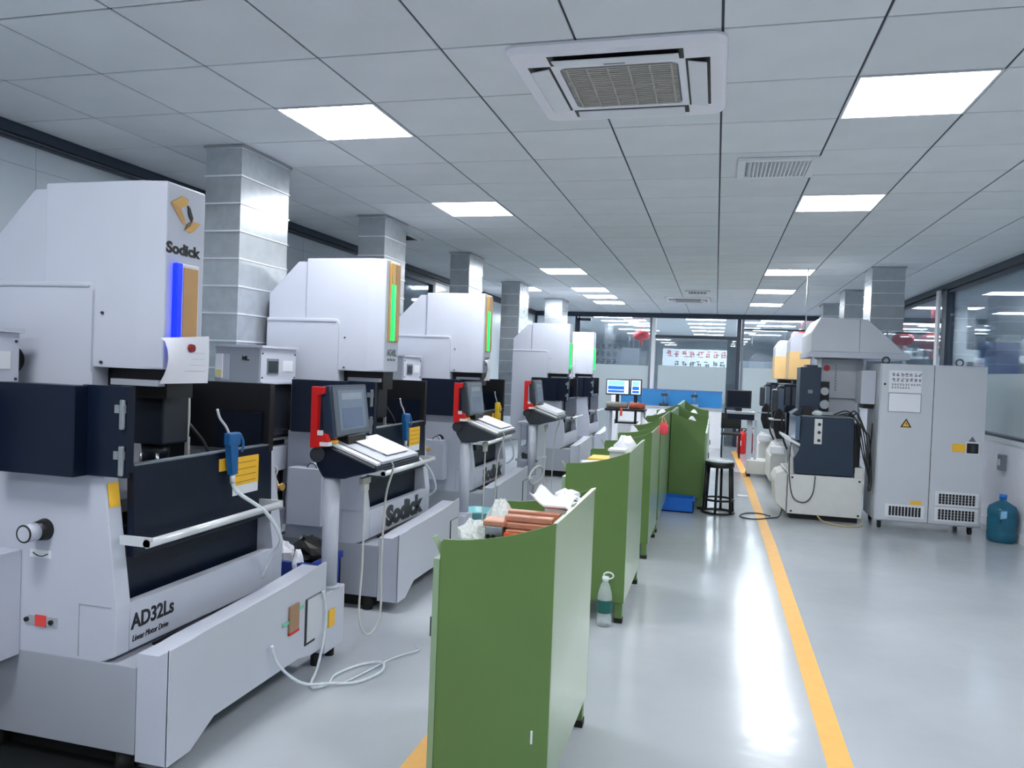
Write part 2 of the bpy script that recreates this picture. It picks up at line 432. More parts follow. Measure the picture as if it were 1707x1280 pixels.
# ---- right wall: low white wall, ledge, glass above with frosted film
wr = struct_root('wall_right', (XR, 4, 0))
MB().box(XR, XR+.1, YB, YF, 0, .97).build('low_wall', M_lowwall, wr)
MB().box(XR-.02, XR+.12, YB, YF, .97, 1.02).build('ledge', M_white, wr)
MB().box(XR-.012, XR, YB, YF, 0, .09).build('baseboard_right', M_lowwall, kind='structure')
MB().box(XR-.02, XR+.1, YB, YF, 2.88, CEIL-.002).build('trim_3', M_frame, kind='structure')
MB().box(XR-.005, XR+.08, YB, YF, 2.84, 2.86).build('trim_4', M_frame, kind='structure')
def glazed(name, y0, y1):
    r = struct_root(name, (XR, (y0+y1)/2, 1.02))
    MB().box(XR+.03, XR+.04, y0, y1, 1.04, 2.86).build('pane', M_glass, r)
    MB().box(XR+.02, XR+.026, y0, y1, 1.06, 1.72).build('frosted_film', M_film, r)
    fr = MB(); fr.box(XR, XR+.07, y0, y1, 1.02, 1.045); fr.build('sill_frame', M_frame, r)
    return r
glazed('window_3', YB, 11.76); glazed('window_4', 12.05, YF)
MB().box(XR-.02, XR+.09, 11.78, 12.0, 1.02, 2.9).build('trim_5', M_frame, kind='structure')
MB().box(XR-.05, XR-.02, 12.06, 12.2, 1.02, 2.9).build('trim_6', M_white, kind='structure')

# ---- far wall: glass partition, door bay in the middle
MB().box(XL, XR, YF-.03, YF+.06, 2.86, CEIL-.002).build('trim_7', M_frame, kind='structure')
def pane_bay(name, x0, x1, z0, z1, film_top, frame_m, extra=None):
    r = struct_root(name, ((x0+x1)/2, YF, 0))
    MB().box(x0, x1, YF+.01, YF+.02, z0, z1).build('pane', M_glasswall, r)
    if film_top > z0: MB().box(x0+.02, x1-.02, YF-.002, YF+.004, z0, film_top).build('frosted_film', M_film, r)
    f = MB()
    for a in ((x0, x0+.05, z0, z1), (x1-.05, x1, z0, z1)): f.box(a[0], a[1], YF-.02, YF+.05, a[2], a[3])
    f.build('frame', frame_m, r); return r
w1 = pane_bay('window_1', XL, -3.22, 0.0, 2.86, 1.75, M_frame)
w1b = pane_bay('window_6', -3.2, -1.47, 0.0, 2.86, 1.75, M_greyframe)
MB().box(-3.2, -2.9, YF-.025, YF+.05, 2.76, 2.82).build('head_rail', M_frame, w1b)
MB().box(-3.22, -3.16, YF-.025, YF+.05, 0, 2.82).build('side_rail', M_frame, w1b)
gl = MB(); glyph_rows(gl, (-2.92, YF-.006, 2.22), (1, 0, 0), (0, 0, 1), [6, 5, 5], .11, .004, 3); gl.build('lettering', M_greyprint, w1b)
MB().box(-1.47, -1.39, YF-.04, YF+.06, 0, 2.86).build('trim_8', M_white, kind='structure')
d1 = struct_root('door_1', (-.5, YF, 0))
MB().box(-1.37, .4, YF+.01, YF+.02, .05, 2.38).build('pane', M_glasswall, d1)
MB().box(-1.3, .22, YF-.002, YF+.004, .95, 1.77).build('frosted_film', M_film, d1)
MB().box(-1.39, .42, YF-.02, YF+.04, 2.4, 2.47).build('transom_rail', M_frame, d1)
MB().box(-1.37, .4, YF+.01, YF+.02, 2.48, 2.86).build('transom_pane', M_glasswall, d1)
MB().box(.22, .42, YF+.02, YF+.04, 0, 2.4).build('grey_stile', M_greyframe, d1)
MB().box(.42, .5, YF-.05, YF+.06, 0, 2.86).build('trim_9', M_frame, kind='structure')
w2 = pane_bay('window_2', .52, XR, 0.0, 2.86, 1.78, M_greyframe)
MB().box(.57, XR-.05, YF-.015, YF+.03, 2.62, 2.66).build('rail', M_frame, w2)

# ---- rooms beyond the glass
MB().box(-9, 12, 33.9, 34, 0, CEIL).build('wall_far', M_wallpaint, kind='structure')
MB().box(11.9, 12, YB, 34, 0, CEIL).build('wall_right', M_wallpaint, kind='structure')
for k, (x, y) in enumerate([(-2.6, 19.6), (-2.6, 21.1), (-2.6, 22.6), (-.3, 19.9), (-.3, 21.5), (-.3, 23.2), (-.3, 25), (-.3, 27.2), (1.5, 19.9), (1.5, 21.8), (1.5, 24), (1.5, 26.5), (-2.6, 25), (-2.6, 27.5)]):
    ceiling_lamp(x, y, 'bright ceiling panel seen through the far glass partition', 'lights beyond the far glass', .45, 1.0)
for k, (x, y) in enumerate([(4.5, 6.5), (4.5, 10.2), (4.4, 13.0), (4.0, 15.6), (5.6, 12.6), (5.6, 16.5), (7.6, 11), (7.6, 15), (7.6, 19), (5.2, 20.5)]):
    ceiling_lamp(x, y, 'bright ceiling panel seen through the right glass partition', 'lights beyond the right glass', .5, 1.1)
for x, y in [(-6.4, 4.5), (-6.4, 8), (-6.4, 12.7)]:
    ceiling_lamp(x, y, 'bright ceiling panel seen through the left pane', 'lights beyond the left pane')
def lantern(x, y, z, s, label):
    t = thing('red_lantern', label, 'lantern', (x, y, z))
    m = MB(); pr = [(.25*s, -.62*s), (.7*s, -.5*s), (.96*s, -.22*s), (1.0*s, 0), (.96*s, .22*s), (.7*s, .5*s), (.25*s, .62*s)]
    m.lathe(pr, (x, y, z), 20); m.build('shade', M_redlantern, t)
    MB().lathe([(.26*s, .6*s), (.24*s, .74*s)], (x, y, z), 16).build('cap', M_gold, t)
    MB().cyl((x, y, z+.7*s), (x, y, CEIL), .008).build('cord', M_redlantern, t)
    ts = MB(); ts.cyl((x, y, z-.62*s), (x, y, z-1.25*s), .09*s, .16*s, 10); ts.build('tassel', M_redlantern, t)
lantern(-1.85, 19.6, 2.52, .2, 'red lantern behind the far glass, left of the white post')
lantern(1.95, 19.8, 2.6, .24, 'red lantern behind the far glass, above the amber machine heads')
lantern(3.74, 15.5, 2.33, .24, 'big red lantern behind the right glass, beside the dark post')
# pillar, racks and banner in the right-hand room
def rack(x, y, w_, d_, label, n=4):
    t = thing('storage_rack', label, 'rack', (x, y, 0))
    for sx in (0, 1):
        for sy in (0, 1):
            MB().box(x+sx*(w_-.05), x+sx*(w_-.05)+.05, y+sy*(d_-.05), y+sy*(d_-.05)+.05, 0, 2.3).build('upright', M_shelf, t)
    for k in range(n):
        z = .25+k*.6
        MB().box(x, x+w_, y, y+d_, z, z+.04).build('shelf', M_shelf, t)
    rd = random.Random(int(x*10+y))
    for k in range(n):
        for q in range(3):
            z = .29+k*.6
            MB().box(x+.06+q*w_/3, x+.02+(q+.8)*w_/3, y+.08, y+d_-.08, z, z+rd.uniform(.15, .4)).build('carton', (M_shelf, M_mach2, M_white)[q], t)
rack(3.45, 16.3, .6, .6, 'pale storage rack behind the right glass under the red lantern')
rack(4.7, 17.2, 1.2, .6, 'pale storage rack standing deeper behind the right glass')
rack(4.0, 12.5, .7, .5, 'pale storage rack behind the right glass at the picture edge')
pl = thing('white_column', 'white square column behind the right glass next to the dark post', 'column', (3.75, 14.15, 0))
MB().box(3.6, 3.9, 14.0, 14.3, 0, CEIL-.002).build('shaft', M_white, pl)
MB().box(3.66, 3.8, 13.99, 14.0, 1.5, 2.2).build('notice_sheet', M_shelf, pl)
bn = thing('blue_banner', 'blue banner with letters behind the right glass', 'banner', (3.75, 12.0, 1.4))
MB().box(3.5, 4.0, 12.0, 12.02, 1.6, 2.18).build('sheet', M_banner, bn)
text('INR925', .13, M_banner if False else mat('deep blue print', (44, 66, 150), .6), bn, 'lettering', (3.53, 11.997, 2.0), (1, 0, 0), (0, 0, 1), .006, 0, .4)
MB().cyl((3.49, 12.01, 2.19), (4.01, 12.01, 2.19), .012).build('rod', M_steel, bn)
MB().box(3.5, 3.52, 12.0, 12.02, 0, 1.6).build('pole', M_steel, bn)
MB().box(3.98, 4.0, 12.0, 12.02, 0, 1.6).build('pole', M_steel, bn)
# board with red signs and a grey cabinet row in the far room
sb = thing('notice_board', 'white notice board with red and grey signs behind far glass door', 'board', (-.6, 22.5, 1.4))
MB().box(-1.5, .6, 22.5, 22.54, 1.55, 2.3).build('panel', M_wallpaint, sb)
gl = MB(); glyph_rows(gl, (-1.4, 22.495, 2.24), (1, 0, 0), (0, 0, 1), [8], .17, .004, 5); gl.build('lettering', mat('faded red print', (196, 120, 130), .6), sb)
gl = MB(); glyph_rows(gl, (-1.2, 22.495, 1.95), (1, 0, 0), (0, 0, 1), [8], .17, .004, 6); gl.build('lettering', M_greyprint, sb)
MB().box(-1.45, -1.4, 22.5, 22.54, 0, 1.55).build('leg', M_greyframe, sb); MB().box(.5, .55, 22.5, 22.54, 0, 1.55).build('leg', M_greyframe, sb)
gc = thing('grey_cabinet', 'dark grey cabinet far behind the glass door', 'cabinet', (.8, 24, 0))
MB().box(.2, 1.6, 24, 24.5, 0, 2.05).build('body', M_greyframe, gc); MB().box(.25, .88, 23.98, 24, .1, 2.0).build('door', M_greyframe, gc); MB().box(.92, 1.55, 23.98, 24, .1, 2.0).build('door', M_greyframe, gc)
# blue boards and white counter in front of the far glass
bw = thing('white_counter', 'long white counter with drawers along the far glass wall', 'counter', (-1, 17.6, 0))
MB().box(-2.2, .15, 17.35, 17.9, 0, .82).build('body', M_white, bw); MB().box(-2.22, .17, 17.32, 17.92, .82, .86).build('worktop', M_mach2, bw)
for k in range(4): MB().box(-2.15+k*.57, -1.63+k*.57, 17.335, 17.35, .12, .78).build('drawer', M_white, bw)
bb = thing('blue_backboard', 'long blue backboard standing on the white counter at far wall', 'board', (-1, 17.8, .86))
for k in range(4): MB().box(-2.2+k*.59, -1.62+k*.59, 17.75, 17.8, .86, 1.2).build('board', M_bluewall, bb)
MB().box(-2.2, .16, 17.74, 17.81, 1.2, 1.23).build('top_rail', M_banner, bb)
def instrument(x, y, z, label, k):
    t = thing('bench_instrument', label, 'instrument', (x, y, z))
    MB().box(x-.1, x+.1, y-.08, y+.08, z, z+.06, .008).build('base', M_mach2 if k else M_dark, t)
    MB().cyl((x, y, z+.06), (x, y, z+.32), .012).build('stem', M_steel, t)
    MB().box(x-.06, x+.08, y-.03, y+.03, z+.22, z+.28).build('arm', M_dark, t)
instrument(-1.75, 17.5, .86, 'small stand gauge on white counter beside the white post', 1)
instrument(-1.1, 17.5, .86, 'small stand gauge on white counter, second from the post', 0)
instrument(-.45, 17.55, .86, 'small stand gauge on white counter before the glass door', 1)

# ---------------------------------------------------------------- floor lines
b = MB((.55, 2, 0)); pts = [(.53, 1.6), (.56, 3.4), (.565, 7.7), (.53, 12.3), (.43, 16.9)]; hw = .052
vs = [(b.bm.verts.new((x-hw, y, .0015)), b.bm.verts.new((x+hw, y, .0015))) for x, y in pts]
vt = [(b.bm.verts.new((x-hw, y, .0004)), b.bm.verts.new((x+hw, y, .0004))) for x, y in pts]
for i in range(len(pts)-1):
    b._face([vs[i][0], vs[i][1], vs[i+1][1], vs[i+1][0]]); b._face([vt[i][0], vs[i][0], vs[i+1][0], vt[i+1][0]]); b._face([vt[i][1], vt[i+1][1], vs[i+1][1], vs[i][1]])
tag(b.build('floor_marking', M_yellow), 'long yellow line painted along the walkway right of the benches', 'floor marking')
tag(MB((-1.08, 2, 0)).box(-1.13, -1.03, 1.2, 6.4, .0004, .0015).build('floor_marking', M_yellow), 'yellow floor line between the green benches and the machines', 'floor marking')

# ---------------------------------------------------------------- ceiling cassette, vents
def cassette(cx, cy, s, label, detail=True):
    t = thing('ceiling_cassette', label, 'air conditioner', (cx, cy, CEIL))
    h = s/2; z1 = CEIL-.001; z0 = CEIL-.035
    a, c = h*.90, .10
    p = MB()
    def rr(hh, r, n=5):
        out = []
        for qx, qy, a0 in ((1, 1, 0), (-1, 1, 90), (-1, -1, 180), (1, -1, 270)):
            for k in range(n+1):
                th = math.radians(a0+90*k/n); out.append((cx+qx*(hh-r)+r*math.cos(th), cy+qy*(hh-r)+r*math.sin(th)))
        return out
    inn = .56*h
    outer = rr(h, .07*s); low = rr(h*.965, .06*s); gi = rr(inn, .04*s)
    R = [[p.bm.verts.new((x, y, z)) for x, y in pr] for pr, z in ((outer, z1), (outer, z1-.012), (low, z0), (gi, z0), (gi, z0+.012))]
    n = len(outer)
    for A, B in zip(R[:-1], R[1:]):
        for i in range(n): p._face([A[i], A[(i+1) % n], B[(i+1) % n], B[i]])
    p.build('panel', mat('cassette white', (240, 239, 246), .45, var=.01), t)
    MB().prism(rr(inn-.004, .04*s), 'z', z0+.006, z0+.012).build('grille_base', M_greyframe, t)
    sl = MB(); k = 22
    for i in range(k):
        y = cy-inn+.02+(2*inn-.04)*i/(k-1); sl.box(cx-inn+.01, cx+inn-.01, y-.006, y+.006, z0-.002, z0+.006)
    for i in range(6):
        x = cx-inn+.03+(2*inn-.06)*i/5; sl.box(x-.004, x+.004, cy-inn+.01, cy+inn-.01, z0-.003, z0+.004)
    so = sl.build('grille', mat('grille bronze', (176, 172, 164), .5), t); 
    w_ = .62*h; d = .74*h; e = .055*s
    for kx, ky in ((0, 1), (0, -1), (1, 0), (-1, 0)):
        m = MB(); v = MB()
        if kx == 0:
            y = cy+ky*d; m.box(cx-w_, cx+w_, y-e, y+e, z0-.001, z0+.002)
            v.hexa([(cx-w_+.02, y-ky*e*.8, z0-.002), (cx+w_-.02, y-ky*e*.8, z0-.002), (cx+w_-.02, y-ky*e*.8, z0-.007), (cx-w_+.02, y-ky*e*.8, z0-.007)],
                   [(cx-w_+.02, y+ky*e*.75, z0-.014), (cx+w_-.02, y+ky*e*.75, z0-.014), (cx+w_-.02, y+ky*e*.75, z0-.019), (cx-w_+.02, y+ky*e*.75, z0-.019)])
        else:
            x = cx+kx*d; m.box(x-e, x+e, cy-w_, cy+w_, z0-.001, z0+.002)
            v.hexa([(x-kx*e*.8, cy-w_+.02, z0-.002), (x-kx*e*.8, cy+w_-.02, z0-.002), (x-kx*e*.8, cy+w_-.02, z0-.007), (x-kx*e*.8, cy-w_+.02, z0-.007)],
                   [(x+kx*e*.75, cy-w_+.02, z0-.014), (x+kx*e*.75, cy+w_-.02, z0-.014), (x+kx*e*.75, cy+w_-.02, z0-.019), (x+kx*e*.75, cy-w_+.02, z0-.019)])
        so = m.build('air_slot', M_black, t); v.build('louvre_flap', M_white, t)
    MB().box(cx-.06*s, cx+.04*s, cy-inn-.035*s, cy-inn-.02*s, z0-.002, z0).build('maker_plate', M_greyprint, t)
    return t
cassette(-.48, 3.69, .94, 'large white ceiling cassette with grey grille near the camera')
cassette(-.55, 14.55, .8, 'small far ceiling cassette above the walkway near glass wall')
def vent(x0, x1, y0, y1, label, n, mslat, back):
    cx, cy = (x0+x1)/2, (y0+y1)/2
    t = thing('ceiling_vent', label, 'vent', (cx, cy, CEIL)); z = CEIL
    f = MB(); q = .05
    for a in ((x0, x0+q, y0, y1), (x1-q, x1, y0, y1), (x0+q, x1-q, y0, y0+q), (x0+q, x1-q, y1-q, y1)): f.box(*a, z-.02, z-.001, .004)
    f.build('frame', M_white, t); MB().box(x0+q, x1-q, y0+q, y1-q, z-.006, z-.002).build('backing', back, t)
    for i in range(n):
        x = x0+q+.02+(x1-x0-2*q-.04)*i/(n-1)
        MB().hexa([(x-.004, y0+q, z-.006), (x+.004, y0+q, z-.006), (x+.016, y0+q, z-.022), (x+.008, y0+q, z-.022)],
                  [(x-.004, y1-q, z-.006), (x+.004, y1-q, z-.006), (x+.016, y1-q, z-.022), (x+.008, y1-q, z-.022)]).build('slat', mslat, t)
vent(.08, .57, 5.12, 5.6, 'square white ceiling vent with slanted blades by right lights', 15, M_white, M_greyframe)
vent(-3.45, -3.2, 7.62, 8.05, 'small dark slotted ceiling vent beside the second duct', 5, M_dark, M_black)
vent(-.55, -.15, 13.05, 13.5, 'small far ceiling vent above the far cassette', 6, M_white, M_dark)

# ---------------------------------------------------------------- left row: large spark-erosion machines
MORG = (-2.5, 3.0, 0)
GRP_M = 'white machines along the left wall'
def machine(dy, label, variant):
    t = thing('spark_erosion_machine', label, 'machine', MORG, GRP_M, (0, dy, 0))
    full = variant in ('one', 'two', 'three')
    # base with rising front panel
    MB().box(-2.78, -2.024, 2.39, 3.56, .09, .42, .004).build('base_cabinet', M_mach2, t)
    fp = MB(); top = [(2.39, .502), (2.51, .503), (2.58, .509), (2.66, .512), (2.8, .515), (3.2, .53), (3.4, .545), (3.56, .556)]
    bot = [(3.56, .12), (3.42, .12), (3.3, .15), (2.66, .15), (2.52, .07), (2.39, .07)]
    fp.prism([(y, z-.028 if z > .3 else z) for y, z in top+bot], 'x', -2.02, -1.93)
    fp.hexa([(-1.93, y, z-.028 if z > .3 else z) for y, z in top+bot], [(-1.885, y, z-.003 if z > .3 else z) for y, z in top+bot]); fp.prism(top+bot, 'x', -1.892, -1.88, .003); fpo = fp.build('front_panel', M_mach, t)
    MB().box(-2.13, -2.022, 2.6, 3.5, .42, .43).build('gap_shade', M_black, t)  # black strip stands for the shade in the gap behind the panel
    MB().box(-2.72, -2.08, 2.47, 3.48, .004, .095).build('dark_underblock', M_rubber, t)  # black box added below the base to stand for the shade there
    for (x, y) in ((-2.1, 2.43), (-2.1, 3.52), (-2.7, 2.43), (-2.7, 3.52)):
        MB().cyl((x, y, 0), (x, y, .09), .035, .03, 12).build('levelling_foot', M_rubber, t)
    if full:
        MB().box(-1.882, -1.875, 3.37, 3.53, .2, .41).build('access_door', M_cab, fpo)
        MB().box(-1.881, -1.8765, 3.36, 3.53, .41, .418).build('door_shadow_gap', M_greyframe, fpo)
        MB().box(-1.881, -1.876, 3.355, 3.37, .2, .415).build('door_shadow_gap', M_black, fpo)
        MB().box(-1.881, -1.8755, 3.355, 3.45, .188, .2).build('door_shadow_gap', M_black, fpo)
    if variant == 'two': MB().box(-2.3, -2.13, 2.31, 2.389, 1.04, 1.12, .004).build('corner_ledge', M_mach, t); MB().box(-2.129, -2.126, 2.33, 2.37, 1.05, 1.11).build('yellow_sticker', M_sticker, t)
    if variant == 'one':
        MB().box(-1.879, -1.87, 3.2, 3.285, .30, .425).build('brown_sample_plate', mat('brown plate', (158, 124, 96), .5), fpo)
        MB().box(-1.879, -1.874, 3.15, 3.2, .345, .36).build('green_tape', mat('green tape', (110, 196, 166), .5), fpo)
        MB().box(-1.879, -1.874, 3.285, 3.33, .385, .4).build('green_tape', MATS['green tape'], fpo)
        MB().box(-1.879, -1.869, 3.2, 3.285, .29, .302).build('red_edge', M_red, fpo)
    # tub
    tb = MB(); prof = [(-2.69, .413), (-2.19, .413), (-2.12, .445), (-2.12, .627), (-2.19, 1.118), (-2.69, 1.118)]
    tb.prism(prof, 'y', 2.39, 2.462, .006); tb.prism(prof, 'y', 3.44, 3.53, .006)
    tb.prism([(-2.19, .42), (-2.12, .447), (-2.12, .627), (-2.165, .627), (-2.165, .45)], 'y', 2.462, 3.44)
    tb.box(-2.69, -2.165, 2.462, 3.44, .413, .45); tb.box(-2.69, -2.66, 2.462, 3.44, .45, 1.1)
    tub = tb.build('tub', M_mach, t)
    MB().box(-2.66, -2.62, 2.464, 3.438, .45, 1.44).build('tank_back', M_pit, t)
    MB().box(-2.62, -2.25, 2.464, 3.438, .45, .95).build('tank_table', M_pit, t)
    MB().box(-2.25, -2.21, 2.464, 3.438, .45, .9).build('lower_window', M_navy, t)
    # drop-down front door and rail
    dr = MB(); dr.prism([(-2.155, .80), (-2.125, .80), (-2.135, 1.15), (-2.165, 1.15)], 'y', 2.475, 3.425, .004)
    door = dr.build('front_door', M_navy, t)
    MB().box(-2.168, -2.132, 2.48, 3.42, 1.15, 1.156).build('door_edge', M_greyframe, door)
    rl = MB(); rl.cyl((-2.02, 2.42, .873), (-2.02, 3.33, .873), .017, None, 10)
    rl.box(-2.14, -2.005, 2.42, 2.435, .86, .895); rl.box(-2.14, -2.005, 3.315, 3.33, .86, .895)
    rl.build('handle_rail', M_chrome, t)
    # tank side walls
    w_ = MB(); w_.box(-2.62, -2.245, 2.30, 2.375, 1.12, 1.455, .003); w_.box(-2.62, -2.27, 2.375, 2.47, 1.12, 1.45); w_.build('tank_side_box', M_navy, t)
    w_ = MB(); w_.box(-2.27, -2.07, 2.362, 2.38, 1.122, 1.458); w_.box(-2.12, -2.07, 2.38, 2.40, 1.14, 1.458); wp = w_.build('tank_side_wall', M_navy, t)
    for z in (1.36, 1.19):
        l = MB(); l.box(-2.118, -2.074, 2.352, 2.364, z, z+.03); l.box(-2.094, -2.076, 2.346, 2.363, z-.06, z+.05, .004)
        l.build('latch', M_steel, wp)
    w_ = MB(); w_.box(-2.66, -2.13, 3.39, 3.43, 1.12, 1.455, .003); fw = w_.build('tank_far_wall', M_pit, t)
    MB().box(-2.42, -2.17, 3.375, 3.39, 1.13, 1.31).build('inner_box', M_navy, fw)
    # column, head
    c = MB(); c.prism([(-3.0, .5), (-2.45, .5), (-2.45, 1.835), (-2.458, 1.855), (-2.48, 1.865), (-3.0, 1.865)], 'y', 2.592, 3.05, .005); c.build('column_lower', M_mach2 if False else M_mach, t)
    c = MB(); c.prism([(-3.0, 1.8), (-2.6, 1.8), (-2.6, 2.25), (-2.78, 2.25), (-3.0, 2.03)], 'y', 2.615, 3.02, .004); c.build('column_upper', M_mach, t)
    c = MB(); c.prism([(-2.71, 2.6), (-2.245, 2.6), (-2.13, 2.614), (-2.13, 2.85), (-2.71, 2.85)], 'z', 1.52, 2.27, .008); hd = c.build('head_cover', M_mach, t)
    lip = MB(); lip.box(-3.0, -2.472, 2.587, 2.593, 1.843, 1.849); lip.box(-2.4545, -2.4505, 2.5905, 2.593, 1.5, 1.83); lip.build('cover_lip', M_mach2, t)
    MB().box(-2.448, -2.16, 2.68, 2.84, 1.40, 1.52).build('head_underside', M_black, t)
    MB().box(-2.40, -2.17, 2.64, 2.68, 1.45, 1.475).build('bracket', M_mach2, t)
    for (x, z) in ((-2.41, 1.74), (-2.41, 1.54)): MB().cyl((x, 2.6, z), (x, 2.592, z), .006, None, 8).build('screw', M_dark, hd)
    q = MB(); q.box(-2.42, -2.22, 2.74, 2.9, 1.20, 1.42, .01); q.cyl((-2.32, 2.82, 1.2), (-2.32, 2.82, 1.12), .06, .05); qo = q.build('quill', mat('dark quill', (18, 25, 36), .4, var=.1), t)
    ch = MB(); ch.cyl((-2.32, 2.82, 1.12), (-2.32, 2.82, 1.06), .03); ch.box(-2.36, -2.28, 2.78, 2.86, 1.08, 1.11)
    for k in range(3): ch.cyl((-2.36+.04*k, 2.78, 1.16), (-2.36+.04*k, 2.78, 1.10), .008)
    ch.build('chuck', M_steel, qo)
    hs = MB(); hs.tube([(-2.25, 2.93, 1.45), (-2.25, 2.935, 1.3), (-2.26, 2.94, 1.2)], .008); hs.box(-2.262, -2.245, 2.93, 2.945, 1.12, 1.22); hs.build('coolant_pipe', M_cable, qo)
    hs = MB(); hs.tube([(-2.25, 2.94, 1.28), (-2.22, 3.0, 1.2), (-2.2, 3.05, 1.12), (-2.2, 3.25, 1.1), (-2.2, 3.4, 1.1)], .006); hs.build('inner_hose', M_dark, qo)
    # side box on the near side of the tub, knob, label strip
    bx = (-2.69, -2.56, 2.29, 2.389, .40, .81) if variant == 'one' else (-2.61, -2.37, 2.27, 2.389, .53, .895)
    MB().box(*bx, .004).build('side_box', M_mach, t)
    if full:
        k = MB(); k.cyl((-2.455, 2.392, .895), (-2.455, 2.345, .895), .043, .034, 20); kb = k.build('knob', M_black, tub)
        k = MB(); k.tube([(-2.455+.031*math.cos(2*math.pi*i/14), 2.296, .895+.031*math.sin(2*math.pi*i/14)) for i in range(14)], .0035, 6, 2, True); k.build('knob_ring', M_black, tub)
        k = MB(); k.cyl((-2.455, 2.345, .895), (-2.455, 2.298, .895), .034, .034, 20); k.cyl((-2.455, 2.298, .895), (-2.455, 2.295, .895), .028, .028, 20); k.build('knob_cap', M_mach, tub)
        s = MB(); s.box(-2.52, -2.42, 2.387, 2.39, .785, .815); s.build('dial_strip', M_white, tub)
        s = MB(); s.tube([(-2.505+.07*i/6, 2.386, .803-.012*math.sin(math.pi*i/6)) for i in range(7)], .002, 5, 2); s.build('dial_arc', M_ink, tub)
        s = MB(); s.box(-2.52, -2.385, 2.3865, 2.39, .525, .56); s.build('latch_strip', M_mach2, tub)
        s = MB(); s.box(-2.485, -2.435, 2.383, 2.387, .522, .565); s.build('red_sticker', mat('warning red sticker', (232, 70, 66), .5), tub)
        for x in (-2.525, -2.41):
            s = MB(); s.cyl((x, 2.39, .543), (x, 2.378, .543), .009, None, 10); s.build('screw', M_black, tub)
        s = MB(); s.box(-2.285, -2.14, 2.3875, 2.39, .627, .63); s.box(-2.287, -2.284, 2.3875, 2.39, .43, .63); s.build('cover_edge', M_mach2, tub)
        # sticker on the slanted front post
        s = MB(); s.hexa([(-2.171, 2.4, 1.0), (-2.171, 2.452, 1.0), (-2.184, 2.452, 1.09), (-2.184, 2.4, 1.09)], [(-2.168, 2.4, 1.0), (-2.168, 2.452, 1.0), (-2.181, 2.452, 1.09), (-2.181, 2.4, 1.09)])
        s.build('yellow_sticker', M_sticker, tub)
        s = MB(); s.box(-2.134, -2.126, 3.1, 3.3, .985, 1.115); s.build('yellow_sticker', M_sticker, door)
        s = MB(); s.box(-2.134, -2.127, 3.1, 3.3, .94, .985); s.build('white_sticker', M_white, door)
        s = MB(); s.box(-2.136, -2.1265, 3.0, 3.085, 1.065, 1.12); s.build('yellow_sticker', M_sticker, door)
        s = MB()
        for z in (1.09, 1.06, 1.03, 1.0): s.box(-2.1262, -2.1256, 3.12, 3.28, z-.002, z+.001)
        s.build('sticker_print', mat('brown print', (150, 100, 20), .6), door)
        v = MB(); v.cyl((-2.19, 3.55, .92), (-2.15, 3.55, .92), .012); v.cyl((-2.15, 3.55, .92), (-2.14, 3.55, .92), .02, .02, 12); v.cyl((-2.18, 3.53, .92), (-2.18, 3.56, .92), .012)
        v.build('brass_valve', M_gold, t)
        s = MB(); s.tube([(-2.2, 3.533, 1.04), (-2.17, 3.54, 1.01), (-2.18, 3.54, .97), (-2.17, 3.55, .93)], .006); s.build('valve_hose', M_cable, t)
    # light bar, emblem, lettering on the head front
    X0 = -2.131
    if variant == 'one': z0, z1, led = 1.60, 1.945, M_blueled
    elif variant in ('two', 'three'): z0, z1, led = 1.73, 2.245, M_greenled
    else: z0, z1, led = 1.60, 1.98, M_greenled
    lb = MB(); lb.box(X0, X0+.018, 2.66 if variant != 'one' else 2.688, 2.80, z0-.008, z1+.008, .006); lbo = lb.build('light_bar', M_white if variant == 'one' else M_gold, t)
    if variant in ('two', 'three'):
        MB().box(X0+.012, X0+.03, 2.67, 2.715, z0, z1-.14, .004).build('lit_strip', led, lbo)
        MB().box(X0+.012, X0+.024, 2.67, 2.715, z1-.135, z1).build('gold_strip', M_gold, lbo)
        MB().box(X0+.012, X0+.024, 2.725, 2.795, z0, z1).build('brown_plate', M_brass, lbo)
    else:
        MB().box(X0+.001, X0+.026, 2.655, 2.688, z0-.005, z1+.006, .004).build('lit_strip', led, lbo)
        MB().box(X0+.012, X0+.021, 2.70, 2.79, z0, z1-.008).build('brown_plate', M_brass, lbo)
    if variant == 'one':
        def yz(u, v): return (2.632+(u-284)*.00373, 2.223-(v-330)*.00231)
        def facet(pts, d0, d1, m, nm):
            e = MB(); P = [yz(*p) for p in pts]
            e.hexa([(X0, y, z) for y, z in P], [(X0+.6*(d0 if i < 2 else d1), y, z) for i, (y, z) in enumerate(P)]); e.build(nm, m, emb)
        emb = MB(); P = [yz(*p) for p in [(285, 346), (301, 330), (311, 332), (310, 342), (300, 351), (307, 368), (308, 376), (303, 375)]]
        emb.prism(P, 'x', X0-.001, X0+.003); emb = emb.build('emblem', M_gold, t)
        facet([(284, 345), (301, 329), (312, 331), (311, 342), (299, 350.6)], .014, .007, M_gold, 'emblem_facet')
        facet([(284, 345.5), (299, 351.2), (307.5, 367.5), (308.6, 378), (303, 375.7)], .013, .006, M_brass, 'emblem_facet')
        facet([(311, 342), (314.5, 345), (320, 362), (318.5, 369), (313.5, 360)], .011, .011, M_ink, 'emblem_facet')
        facet([(318.7, 368.5), (332, 368.6), (323, 384), (317, 389), (306, 387)], .013, .008, M_gold, 'emblem_facet')
        facet([(318, 367.5), (315, 377), (306.7, 387.5), (310.5, 375)], .015, .010, mat('emblem shade', (112, 92, 58), .4), 'emblem_facet')
        text('Sodick', .06, M_ink, t, 'lettering', (X0, 2.616, 1.99), (0, 1, 0), (0, 0, 1), .003, 0, .21)
        text('AD32Ls', .082, M_ink, t, 'lettering', (-2.1195, 2.47, .525), (0, 1, 0), (0, 0, 1), .002, 0, .24)
